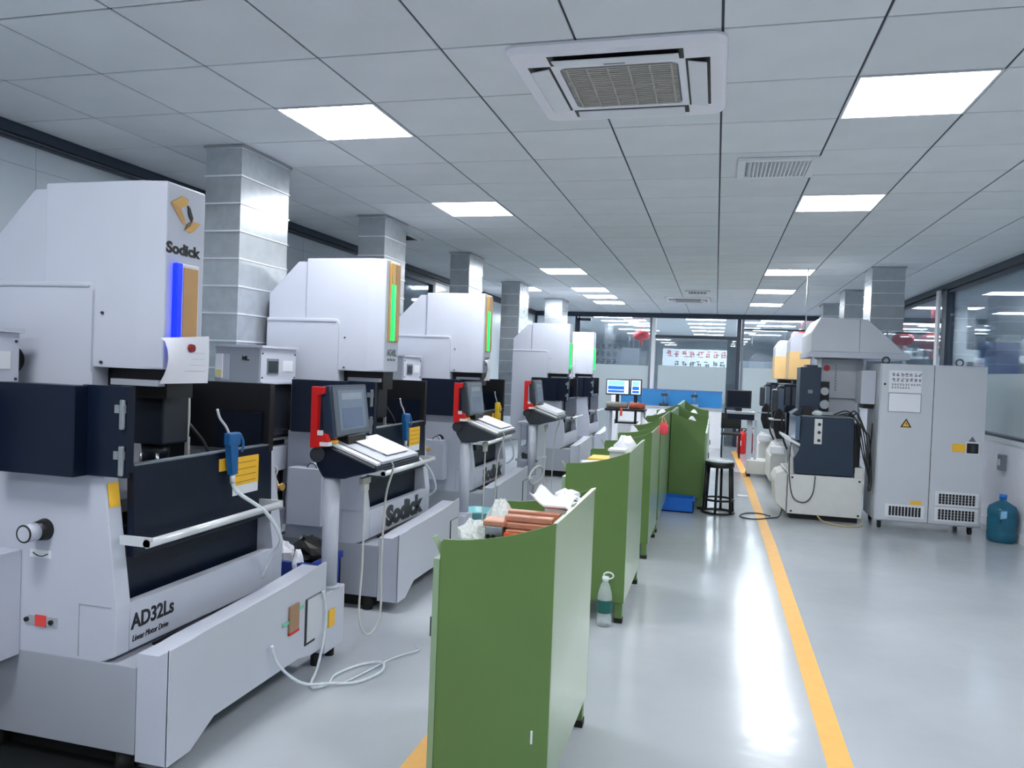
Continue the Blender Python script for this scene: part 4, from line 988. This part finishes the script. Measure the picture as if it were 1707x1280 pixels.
folded(-.85, -.58, 8.0, 8.5, .895, 'white drawing sheet on the fourth green bench', seed=5, amp=.12)
folded(-.86, -.6, 9.5, 10.0, .897, 'white papers on the fifth green bench', seed=6, amp=.14)
folded(-.42, -.14, 9.45, 9.85, .897, 'crumpled white papers on bench behind the blue crate', seed=7, amp=.17)
folded(-.85, -.6, 11.3, 11.9, .897, 'white papers on the farthest left green bench', seed=8, amp=.16)
folded(-.42, -.15, 11.4, 12.0, .897, 'white papers on the farthest right green bench', seed=9, amp=.17)
cm = thing('red_charm', 'red and gold charm hanging on the green bench side', 'charm', (-.62, 9.3, .95))
cm['org'] = (-.475, 7.735, 1.0); cm.location = (-.475, 7.735, 1.0)
MB().blob((-.475, 7.733, 1.04), .05, .015, .06, .2, 12, 8, 3).build('pouch', M_pink, cm); MB().tube([(-.50, 7.735, 1.09), (-.485, 7.742, 1.15), (-.45, 7.735, 1.09)], .006).build('loop', M_gold, cm)
# water bottle by the second bench
wb = thing('water_bottle', 'clear water bottle with green label and ring cap on floor', 'bottle', (-.61, 4.775, 0))
MB().lathe([(.042, 0), (.047, .008), (.047, .06), (.044, .068), (.047, .076), (.047, .175), (.044, .2), (.03, .25), (.017, .275), (.017, .29)], (-.61, 4.775, 0), 24).build('shell', M_bottle, wb)
MB().lathe([(.0478, .085), (.0478, .165)], (-.61, 4.775, 0), 24, capb=False, capt=False).build('label', M_blabel, wb)
MB().lathe([(.021, .283), (.021, .305)], (-.61, 4.775, 0), 16).build('cap', M_white, wb)
MB().tube([(-.61+.03*math.cos(2*math.pi*i/10)+.018, 4.775, .313+.02*math.sin(2*math.pi*i/10)) for i in range(10)], .005, 8, 3, True).build('carry_ring', M_white, wb)
# blue crate
cr = thing('blue_crate', 'bright blue plastic crate on floor against green bench', 'crate', (-.38, 9.2, 0))
x0, x1, y0, y1, h = -.575, -.185, 9.02, 9.285, .165
b_ = MB()
for a in ((x0, x1, y0, y0+.012), (x0, x1, y1-.012, y1), (x0, x0+.012, y0, y1), (x1-.012, x1, y0, y1)): b_.box(*a, 0.002, h)
b_.box(x0, x1, y0, y1, 0.002, .014); b_.build('body', M_crate, cr)
b_ = MB(); b_.box(x0-.012, x1+.012, y0-.012, y0, h-.025, h); b_.box(x0-.012, x0, y0, y1, h-.025, h); b_.box(x1, x1+.012, y0, y1, h-.025, h); b_.build('rim', M_crate, cr)
for k in range(5): MB().box(x0+.03+k*.085, x0+.04+k*.085, y0-.007, y0, .01, h-.03).build('rib', M_crate, cr)
# black round stool
st = thing('round_stool', 'black tube stool with round seat beside the green benches', 'stool', (.085, 9.2, 0))
sc = (.085, 9.2)
MB().lathe([(.155, .53), (.165, .54), (.165, .585), (.155, .592)], (*sc, 0), 28).build('seat', M_black, st)
MB().lathe([(.16, .5925), (.157, .603), (.1, .606)], (*sc, 0), 28).build('seat_pad', mat('worn silver seat', (190, 196, 200), .4), st)
for k in range(6):
    a = math.radians(20+60*k); MB().cyl((sc[0]+.15*math.cos(a), sc[1]+.15*math.sin(a), .535), (sc[0]+.178*math.cos(a), sc[1]+.178*math.sin(a), .012), .015, None, 10).build('leg', M_black, st)
for r, z in ((.178, .014), (.168, .16)):
    MB().tube([(sc[0]+r*math.cos(2*math.pi*i/16), sc[1]+r*math.sin(2*math.pi*i/16), z) for i in range(16)], .0135, 8, 2, True).build('ring', M_black, st)
# scrap on the floor
tag(MB((.41, 10.6, 0)).box(.34, .47, 10.55, 10.68, .0005, .012).build('paper_scrap', M_paper), 'small white scrap on floor beside the yellow line', 'scrap')

# ---------------------------------------------------------------- right side: electric cabinet
ec = thing('electric_cabinet', 'tall grey two door electric cabinet on castors at right', 'cabinet', (2.2, 9.4, 0))
MB().box(1.715, 2.745, 9.06, 9.7, .085, 1.78, .006).build('body', M_cab, ec)
dl = MB().box(1.725, 2.236, 9.045, 9.06, .1, 1.772, .003).build('door', M_cab, ec); drr = MB().box(2.242, 2.738, 9.045, 9.06, .1, 1.772, .003).build('door', M_cab, ec)
for x in (1.78, 2.66):
    for y in (9.12, 9.62):
        c = MB(); c.cyl((x-.015, y, .04), (x+.015, y, .04), .04, None, 14); c.box(x-.03, x+.03, y-.03, y+.03, .075, .086); c.build('castor', M_rubber, ec)
def grille(x0, x1, z0, z1, nx, nz, par):
    g = MB().box(x0, x1, 9.036, 9.045, z0, z1).build('vent_grille', M_white, par)
    h = MB()
    for i in range(nx):
        for j in range(nz):
            cx = x0+.03+(x1-x0-.06)*(i+.5)/nx; cz = z0+.02+(z1-z0-.04)*(j+.5)/nz
            h.box(cx-.011, cx+.011, 9.032, 9.0365, cz-.012, cz+.012)
    o = h.build('vent_hole', M_black, g); o['kind'] = 'stuff'
grille(1.82, 2.2, .135, .275, 10, 4, dl); grille(2.3, 2.71, .295, .445, 11, 4, drr); grille(2.3, 2.71, .13, .28, 11, 4, drr)
def plate(x0, x1, z0, z1, m, name, par, d=.004): return MB().box(x0, x1, 9.045-d, 9.045, z0, z1).build(name, m, par)
plate(2.06, 2.17, .285, .325, M_sticker, 'yellow_sticker', dl, .003); plate(2.44, 2.565, .875, .96, M_sticker, 'yellow_sticker', drr)
plate(2.565, 2.695, .855, .985, M_white, 'switch_plate', drr, .004); sw = plate(2.575, 2.685, .868, .972, M_black, 'main_switch', drr, .008)
MB().box(2.61, 2.65, 9.02, 9.038, .88, .95, .004).build('switch_lever', M_dark, sw)
tri = MB(); tri.prism([(1.93, 1.105), (2.04, 1.105), (1.985, 1.2)], 'y', 9.0415, 9.045); tr_ = tri.build('warning_triangle', M_ink, dl)
tri = MB(); tri.prism([(1.95, 1.115), (2.02, 1.115), (1.985, 1.178)], 'y', 9.0395, 9.0416); tri.build('triangle_face', M_sticker, tr_)
tri = MB(); tri.prism([(1.981, 1.148), (1.993, 1.165), (1.988, 1.145), (1.993, 1.145), (1.98, 1.122), (1.984, 1.14), (1.979, 1.14)], 'y', 9.038, 9.0396); tri.build('bolt_sign', M_ink, tr_)
tri = MB(); tri.prism([(2.59, .99), (2.66, .99), (2.625, 1.045)], 'y', 9.0425, 9.045); tri.build('warning_triangle', M_greyprint, drr)
MB().box(2.236, 2.242, 9.05, 9.061, .1, 1.772).build('door_gap', M_black, ec)
for x in (1.78, 2.5): 
    e = MB(); e.tube([(x+.035*math.cos(2*math.pi*i/10), 9.15, 1.815+.035*math.sin(2*math.pi*i/10)) for i in range(10)], .009, 6, 2, True); e.build('lifting_eye', M_dark, ec)
MB().cyl((1.76, 9.045, 1.56), (1.76, 9.035, 1.56), .012, None, 10).build('lock', M_dark, dl)
np_ = thing('safety_notice', 'white notice with rows of black signs on the electric cabinet', 'notice', (1.97, 9.04, 1.47))
MB().box(1.80, 2.115, 9.038, 9.0445, 1.475, 1.71).build('sheet', M_paper, np_)
g = MB(); glyph_rows(g, (1.825, 9.0378, 1.68), (1, 0, 0), (0, 0, 1), [7, 7], .034, .001, 11); glyph_rows(g, (1.825, 9.0378, 1.57), (1, 0, 0), (0, 0, 1), [11, 7], .021, .001, 12); o = g.build('lettering', M_ink, np_); o['kind'] = 'stuff'
np2 = thing('plain_notice', 'plain pale sheet below the printed notice on cabinet', 'notice', (1.97, 9.04, 1.26))
MB().box(1.80, 2.12, 9.0385, 9.0445, 1.265, 1.47).build('rim', M_greyframe, np2); MB().box(1.806, 2.114, 9.037, 9.039, 1.271, 1.464).build('sheet', M_paper, np2)
# blue water jug
jg = thing('water_jug', 'large blue water jug on floor beside the electric cabinet', 'jug', (2.84, 8.9, 0))
MB().lathe([(.115, 0), (.132, .012), (.135, .1), (.129, .115), (.135, .13), (.135, .24), (.129, .255), (.135, .27), (.135, .32), (.12, .36), (.06, .40), (.032, .415), (.03, .46)], (2.885, 8.88, 0), 28).build('shell', M_jug, jg)
MB().lathe([(.125, .012), (.127, .1), (.122, .115), (.127, .13), (.127, .19)], (2.885, 8.88, 0), 28).build('water', M_water, jg)
MB().lathe([(.034, .44), (.034, .48)], (2.885, 8.88, 0), 16).build('cap', M_crate, jg)
MB().tube([(2.885-.07, 8.75, .34), (2.885-.075, 8.74, .27), (2.885-.07, 8.745, .2)], .012).build('grip', M_jug, jg)
b_ = MB(); b_.hexa([(2.81, 8.748, .24), (2.88, 8.738, .26), (2.88, 8.738, .33), (2.82, 8.76, .32)], [(2.81, 8.744, .24), (2.88, 8.734, .26), (2.88, 8.734, .33), (2.82, 8.756, .32)]); b_.build('label', M_screencyan if False else mat('pale blue label', (130, 186, 222), .5, var=.1, scale=30), jg)
wbx = thing('wall_switch_box', 'small grey switch box on low wall by the cabinet', 'switch', (3.03, 9.35, .75))
MB().box(2.985, XR, 9.3, 9.42, .68, .85, .006).build('box', M_greyframe, wbx); MB().box(2.978, 2.985, 9.33, 9.39, .73, .8).build('rocker', M_white, wbx)

# ---------------------------------------------------------------- right row machines (fronts face the walkway)
t = thing('hooded_machine', 'older machine with dark blue tank under grey hood, right side', 'machine', (1.25, 9.8, 0), 'machines on the right side')
MB().box(.835, 1.615, 9.2, 10.3, .06, .505, .006).build('base', M_beige, t)
MB().box(.87, 1.58, 9.24, 10.25, .003, .06).build('dark_underblock', M_rubber, t)  # dark box added to fill the space under the base
fp = MB(); fp.prism([(.72, .16), (.83, .07), (.83, .5), (.80, .53), (.72, .5), (.685, .42)], 'y', 9.24, 9.8, .006); fp.build('front_cover', M_beige, t)
MB().box(.83, .836, 9.198, 9.202, .06, .5).build('cover_seam', M_greyframe, t)
for x, z in ((.88, .47), (.88, .09), (1.58, .47), (1.58, .09)): MB().cyl((x, 9.2, z), (x, 9.192, z), .012, None, 8).build('screw', M_black, t)
for x in (.9, 1.5): 
    for y in (9.35, 10.1): MB().cyl((x, y, 0), (x, y, .06), .035, None, 10).build('levelling_foot', M_rubber, t)
tk = MB(); tk.prism([(.955, 1.163), (1.5, 1.155), (1.515, .52), (.9, .515), (.885, .68), (.945, .79), (.955, .9)], 'y', 9.2, 10.15, .006); tko = tk.build('tank', M_navy2, t)
MB().box(1.09, 1.17, 9.195, 9.2, .86, 1.14).build('gauge_panel', M_beige, tko)
for z in (1.08, .99, .9): MB().cyl((1.14, 9.196, z), (1.14, 9.188, z), .018, None, 12).build('gauge', M_dark, tko)
MB().box(.955, 1.5, 9.205, 10.14, 1.162, 1.172).build('tank_rim', M_greyframe, tko)
MB().box(1.515, 1.58, 9.25, 10.1, .55, 1.1).build('rear_plate', M_black, t)
MB().box(1.53, 1.62, 9.22, 10.2, .505, .62, .004).build('rear_block', M_beige, t)
f = MB(); f.box(.90, .95, 9.3, 10.1, .88, 1.16, .004); f.build('tank_window', mat('grey blue window', (98, 120, 146), .2), t)
f = MB(); f.prism([(.78, .90), (.95, .82), (.95, .85), (.78, .93)], 'y', 9.22, 10.0); f.build('drip_tray', M_white, t)
f = MB(); f.prism([(.78, .6), (.86, .5), (.9, .5), (.9, .7), (.86, .86), (.84, .86), (.87, .7), (.83, .6)], 'y', 9.3, 9.34); f.build('bracket', M_beige, t)
MB().tube([(.86, 9.24, .9), (.84, 9.2, .7), (.85, 9.19, .45), (.9, 9.185, .24), (1.02, 9.185, .2), (1.1, 9.185, .3), (1.12, 9.19, .5)], .006, 8, 6).build('cable', M_dark, t)
# head and drive on top of the tank
h = MB(); h.box(.93, 1.155, 9.35, 9.75, 1.26, 1.72, .008); h.box(1.0, 1.12, 9.4, 9.7, 1.72, 1.745); h.build('head', M_navy2, t)
h = MB(); h.prism([(.85, 1.175), (1.1, 1.175), (1.155, 1.26), (.93, 1.26), (.93, 1.23)], 'y', 9.35, 9.75, .004); h.build('head_foot', M_navy2, t)
MB().cyl((1.02, 9.345, 1.22), (1.02, 9.3, 1.22), .06, None, 16).build('head_dial', M_black, t)
MB().box(1.02, 1.07, 9.344, 9.352, 1.42, 1.46).build('rating_plate', M_greyframe, t)
h = MB(); h.box(1.16, 1.26, 9.45, 9.75, 1.2, 1.56, .006); h.build('motor_housing', M_black, t)
h = MB(); h.cyl((1.2, 9.44, 1.45), (1.2, 9.36, 1.45), .045, None, 16); h.cyl((1.2, 9.42, 1.3), (1.2, 9.33, 1.3), .06, .05, 16); h.box(1.1, 1.3, 9.33, 9.5, 1.175, 1.22, .01); h.build('drive_unit', M_steel, t)
h = MB(); h.blob((1.13, 9.3, 1.2), .06, .05, .035, .15, 10, 7, 2); h.build('clutter_cloth', M_shelf, t)
c = MB(); c.box(1.2, 1.66, 9.75, 10.2, 1.37, 1.83, .006); c.box(1.3, 1.6, 9.8, 10.2, .6, 1.4); co = c.build('column', M_cab, t)
MB().cyl((1.26, 9.748, 1.72), (1.26, 9.744, 1.72), .035, None, 14).build('red_mark', M_pink, co)
g = MB(); glyph_rows(g, (1.35, 9.749, 1.76), (1, 0, 0), (0, 0, 1), [1]*9, .022, .002, 21); g.build('lettering', M_greyprint, co)
hd = thing('extraction_hood', 'large grey extraction hood with sloping side above right machine', 'hood', (1.5, 9.7, 1.82))
MB().prism([(1.04, 1.9), (2.03, 1.9), (1.62, 2.275), (1.13, 2.29), (1.035, 2.11)], 'y', 9.4, 10.4, .006).build('canopy', M_cab, hd)
MB().box(1.02, 2.07, 9.38, 10.42, 1.835, 1.9, .004).build('skirt', M_mach, hd)
MB().box(1.545, 1.55, 9.397, 9.402, 1.9, 2.27).build('seam', M_greyframe, hd)
for x in (1.07, 2.02): MB().cyl((x, 10.38, 1.9), (x, 10.38, CEIL), .008).build('hanger_rod', M_steel, hd)
for x in (1.07,): MB().box(x-.015, x+.015, 9.42, 9.45, 1.17, 1.84).build('stand_leg', M_mach, hd)
duct(1.77, 2.14, 10.12, 10.6, 2.2, 'nearest right duct rising from the grey extraction hood', 5)
duct(1.85, 2.2, 12.7, 13.2, 1.7, 'second duct on the right side behind the hood', 6)
duct(1.83, 2.16, 15.0, 15.5, 1.7, 'farthest duct on the right side behind the hood', 6)
jb = thing('junction_box', 'narrow grey junction box beside the electric cabinet', 'box', (1.62, 9.35, 1.3))
MB().box(1.56, 1.71, 9.25, 9.6, 1.33, 1.70, .006).build('box', M_cab, jb); MB().box(1.575, 1.70, 9.243, 9.25, 1.345, 1.685).build('lid', M_mach, jb); MB().box(1.6, 1.7, 9.3, 9.55, 1.28, 1.33).build('gland', M_black, jb)
cbh = thing('cable_bundle', 'thick black cables looping between machine and electric cabinet', 'cables', (1.62, 9.3, .4))
for k in range(5):
    MB().tube([(1.3+.05*k, 9.3, 1.19), (1.42+.03*k, 9.24, 1.24-.03*(k%3)), (1.51+.025*k, 9.16, 1.15-.03*k), (1.55+.025*k, 9.14, .95), (1.61+.02*k, 9.14, .7-.05*k), (1.665, 9.16, .6-.05*k), (1.675, 9.2, .85), (1.69, 9.24, 1.0+.03*k)], .007, 8, 5).build('cable', M_blackcable, cbh)
hz = thing('floor_cable', 'thin beige hose lying under the hooded machine front', 'cable', (1.2, 9.0, 0))
MB().tube([(1.14, 9.3, .1), (1.2, 9.12, .02), (1.35, 8.98, .008), (1.5, 8.97, .008), (1.6, 9.08, .008), (1.62, 9.17, .05)], .009, 8, 6).build('hose', mat('beige hose', (190, 170, 130), .5), hz)
hz = thing('floor_cable', 'dark thin hose curling across the yellow line', 'cable', (.5, 9.1, 0))
MB().tube([(.8, 9.3, .14), (.76, 9.2, .02), (.66, 9.1, .008), (.5, 8.95, .008), (.36, 8.98, .008), (.33, 9.12, .008), (.42, 9.3, .008), (.56, 9.33, .008), (.66, 9.2, .01)], .007, 8, 6).build('hose', M_dark, hz)

def right_machine(x, y, label, ztop):
    t = thing('amber_machine', label, 'machine', (x+.4, y+.5, 0), 'machines on the right side')
    MB().box(x+.02, x+.9, y, y+1.2, .08, .52, .006).build('base', M_beige, t)
    for yy in (y+.1, y+1.1): MB().cyl((x+.2, yy, 0), (x+.2, yy, .08), .035, None, 10).build('levelling_foot', M_rubber, t); MB().cyl((x+.8, yy, 0), (x+.8, yy, .08), .035, None, 10).build('levelling_foot', M_rubber, t)
    MB().prism([(x-.18, .1), (x+.02, .08), (x+.02, .56), (x-.1, .6), (x-.18, .45)], 'y', y+.1, y+1.15, .008).build('front_cover', M_beige, t)
    MB().prism([(x+.1, .52), (x+.85, .52), (x+.85, 1.1), (x+.12, 1.1), (x+.06, .75)], 'y', y, y+1.15, .006).build('tub', M_mach2, t)
    tk = MB().box(x-.04, x+.85, y, y+1.15, 1.1, 1.5, .006).build('tank', M_navy, t)
    for k in range(3): MB().box(x-.02+k*.09, x+.04+k*.09, y-.008, y, 1.2, 1.46).build('tank_rib', M_dark, tk)
    MB().box(x+.02, x+.06, y+.15, y+1.0, .72, 1.1, .004).build('front_door', M_navy, t)
    MB().cyl((x-.03, y+.15, .85), (x-.03, y+1.0, .85), .015).build('handle_rail', M_chrome, t)
    MB().box(x+.1, x+.34, y+.3, y+.55, 1.5, 1.56).build('head_underside', M_black, t)
    h = MB(); h.prism([(x+.03, 1.56), (x+.31, 1.56), (x+.31, ztop), (x+.1, ztop), (x+.03, ztop-.12)], 'y', y+.2, y+.75, .006); hd = h.build('head_cover', M_mach, t)
    MB().prism([(x+.032, 1.57), (x+.308, 1.57), (x+.308, ztop-.27), (x+.032, ztop-.27)], 'y', y+.192, y+.205).build('amber_panel', M_beigepanel, hd)
    MB().box(x+.024, x+.035, y+.21, y+.74, 1.57, ztop-.27).build('amber_panel', M_beigepanel, hd)
    MB().box(x+.31, x+.85, y+.25, y+.8, 1.5, 2.1, .006).build('column', M_mach2, t)
    a = MB(); a.tube([(x+.02, y+.1, 1.42), (x-.1, y+.05, 1.46), (x-.16, y, 1.38)], .018, 8, 4); ao = a.build('panel_arm', M_dark, t)
    MB().box(x-.2, x-.12, y-.06, y+.16, 1.1, 1.42, .02).build('operator_panel', M_dark, ao)
    MB().prism([(x-.17, .88), (x-.12, .72), (x-.04, .72), (x+.0, .86), (x-.02, 1.08), (x-.1, 1.16), (x-.16, 1.06)], 'y', y-.02, y+.1, .01).build('hanging_cover', M_black, t)
    MB().box(x-.22, x-.02, y-.05, y+.3, .98, 1.0, .004).build('key_shelf', M_mach2, ao)
    MB().box(x-.2, x+.0, y-.02, y+.08, .5, .62, .02).build('white_cover', M_white, t)
    g = MB(); g.tube([(x-.02, y-.02, 1.2), (x-.06, y-.05, .95), (x-.02, y-.05, .7), (x+.05, y-.03, .55)], .014, 8, 5); g.build('hose', M_blackcable, t)
right_machine(.98, 11.5, 'right side machine with amber head panel, nearer of two', 2.235)
right_machine(.93, 13.6, 'right side machine with amber head panel, farther of two', 2.22)
# console of the far right machines
t = thing('control_console', 'dark monitor console on grey post at far end of walkway', 'console', (.6, 13, 0))
MB().box(.18, .57, 13.0, 13.06, 1.07, 1.36, .008).build('monitor', M_dark, t); MB().box(.2, .55, 12.994, 13.0, 1.09, 1.34).build('screen', M_navy, t)
MB().box(.33, .43, 13.03, 13.1, 1.02, 1.08).build('monitor_stand', M_black, t)
MB().box(.19, .63, 12.85, 13.2, .98, 1.02, .006).build('shelf', M_mach2, t); MB().box(.2, .62, 12.86, 13.15, .89, .98, .006).build('keyboard_drawer', M_navy, t)
MB().box(.52, .6, 12.95, 13.05, .26, .9, .004).build('post', M_mach, t); MB().box(.64, .68, 12.95, 13.05, .26, .9, .004).build('post', M_mach, t)
MB().box(.53, .93, 12.75, 13.25, .05, .26, .006).build('foot_block', M_beige, t)
for x in (.56, .88): MB().cyl((x, 12.8, 0), (x, 12.8, .05), .03).build('levelling_foot', M_rubber, t); MB().cyl((x, 13.2, 0), (x, 13.2, .05), .03).build('levelling_foot', M_rubber, t)
MB().box(.16, .19, 12.85, 13.1, .9, 1.08, .004).build('side_handle', M_black, t)
# chair, extinguishers
t = thing('black_chair', 'black chair half hidden behind far walkway console', 'chair', (.33, 15.6, 0))
MB().box(.14, .52, 15.45, 15.85, .44, .48, .01).build('seat', M_black, t); MB().box(.14, .52, 15.82, 15.86, .55, .85, .01).build('backrest', M_black, t)
for x in (.15, .48):
    for y in (15.46, 15.82): MB().box(x, x+.03, y, y+.03, 0, .44 if y < 15.6 else .6).build('leg', M_black, t)
def extinguisher(x, y, s, label, m):
    t = thing('fire_extinguisher', label, 'fire extinguisher', (x, y, 0))
    MB().lathe([(.07*s, 0), (.078*s, .015*s), (.078*s, .36*s), (.06*s, .41*s), (.028*s, .435*s), (.028*s, .45*s)], (x, y, 0), 20).build('cylinder', m, t)
    v = MB(); v.box(x-.02*s, x+.02*s, y-.02*s, y+.02*s, .45*s, .48*s); v.box(x-.02*s, x+.09*s, y-.012*s, y+.012*s, .485*s, .5*s); v.build('valve', M_dark, t)
    MB().tube([(x-.02*s, y, .465*s), (x-.09*s, y-.01, .42*s), (x-.1*s, y-.01, .25*s), (x-.095*s, y-.01, .12*s)], .012*s).build('hose', M_black, t)
    MB().box(x-.05*s, x-.005*s, y-.081*s, y-.072*s, .16*s, .26*s).build('label', M_white, t)
extinguisher(.56, 16.5, 1.05, 'bright red fire extinguisher on floor near the yellow line end', M_red)
extinguisher(.72, 16.75, 1.05, 'darker red fire extinguisher just behind the bright one', mat('dark red paint', (150, 24, 34), .4))

# ---------------------------------------------------------------- far left workstation
t = thing('work_stand', 'dark steel stand carrying two monitors before far glass', 'stand', (-1.45, 13, 0))
MB().box(-1.78, -1.12, 12.9, 13.4, .93, .97, .004).build('tabletop', M_black, t)
for x in (-1.75, -1.18):
    for y in (12.93, 13.33): MB().box(x, x+.045, y, y+.045, 0, .93).build('leg', M_mach, t)
MB().box(-1.6, -1.25, 12.95, 13.3, .72, .75).build('shelf', M_black, t)
MB().box(-1.6, -1.56, 12.95, 12.98, .72, .93).build('strut', M_black, t); MB().box(-1.29, -1.25, 12.95, 12.98, .72, .93).build('strut', M_black, t)
def pc(x0, x1, y, z0, z1, label):
    t = thing('monitor', label, 'monitor', ((x0+x1)/2, y, .97))
    MB().box(x0, x1, y, y+.04, z0, z1, .006).build('case', M_dark, t)
    MB().box(x0+.02, x1-.02, y-.004, y, z0+.025, z1-.02).build('screen', M_screenlit, t)
    w_ = x1-x0
    MB().box(x0+.035, x0+w_*.78, y-.006, y-.004, z0+.04, z0+(z1-z0)*.56).build('blue_window', M_screenblue, t)
    MB().box(x0+.035, x0+w_*.78, y-.006, y-.004, z0+(z1-z0)*.6, z1-.03).build('cyan_window', M_screencyan, t)
    MB().box(x0+.035, x0+w_*.75, y-.0075, y-.006, z0+(z1-z0)*.3, z0+(z1-z0)*.34).build('white_bar', M_screenlit, t)
    MB().box((x0+x1)/2-.03, (x0+x1)/2+.03, y+.01, y+.03, .985, z0+.02).build('neck', M_black, t); MB().box((x0+x1)/2-.1, (x0+x1)/2+.1, y-.04, y+.1, .97, .985).build('foot', M_black, t)
pc(-1.80, -1.40, 13.1, 1.19, 1.46, 'left lit monitor with blue windows on the dark stand')
pc(-1.42+.03, -1.2, 13.12, 1.19, 1.465, 'narrow right lit monitor beside the left one')
for (x0, x1, m, lab, z) in ((-1.76, -1.4, M_fabric, 'grey cloth roll lying under the two monitors', .97), (-1.38, -1.12, M_brick, 'reddish cloth roll under the right monitor', .97)):
    o = MB(((x0+x1)/2, 12.97, z)).cyl((x0, 12.97, z+.055), (x1, 12.97, z+.055), .055, .05, 14).build('cloth_roll', m); tag(o, lab, 'cloth roll')
o = MB((-1.5, 12.9, .85)).tube([(-1.5, 12.89, .985), (-1.5, 12.885, .93), (-1.5, 12.885, .85)], .02).build('red_strap', mat('red strap', (220, 90, 66), .7)); tag(o, 'short red strap hanging over the dark stand edge', 'strap')
for k, (x0, x1, y, z1, lab) in enumerate(((-1.98, -1.84, 15.2, 1.12, 'tall white equipment cabinet left of the monitor stand'), (-1.64, -1.2, 13.6, .68, 'low white equipment cabinet behind the monitor stand'), (-1.1, -.96, 13.6, .8, 'narrow white cabinet right of the monitor stand'))):
    t = thing('equipment_cabinet', lab, 'cabinet', ((x0+x1)/2, y, 0))
    MB().box(x0, x1, y, y+.45, .03, z1, .006).build('body', M_white, t); MB().box(x0+.02, x1-.02, y-.008, y, .08, z1-.06, .002).build('door', M_white, t)
    MB().box(x1-.05, x1-.035, y-.02, y-.008, z1*.5, z1*.5+.09).build('handle', M_dark, t)
    MB().box(x0+.01, x1-.01, y+.02, y+.43, 0, .03).build('dark_underblock', M_rubber, t)
mesh_origin_fix()
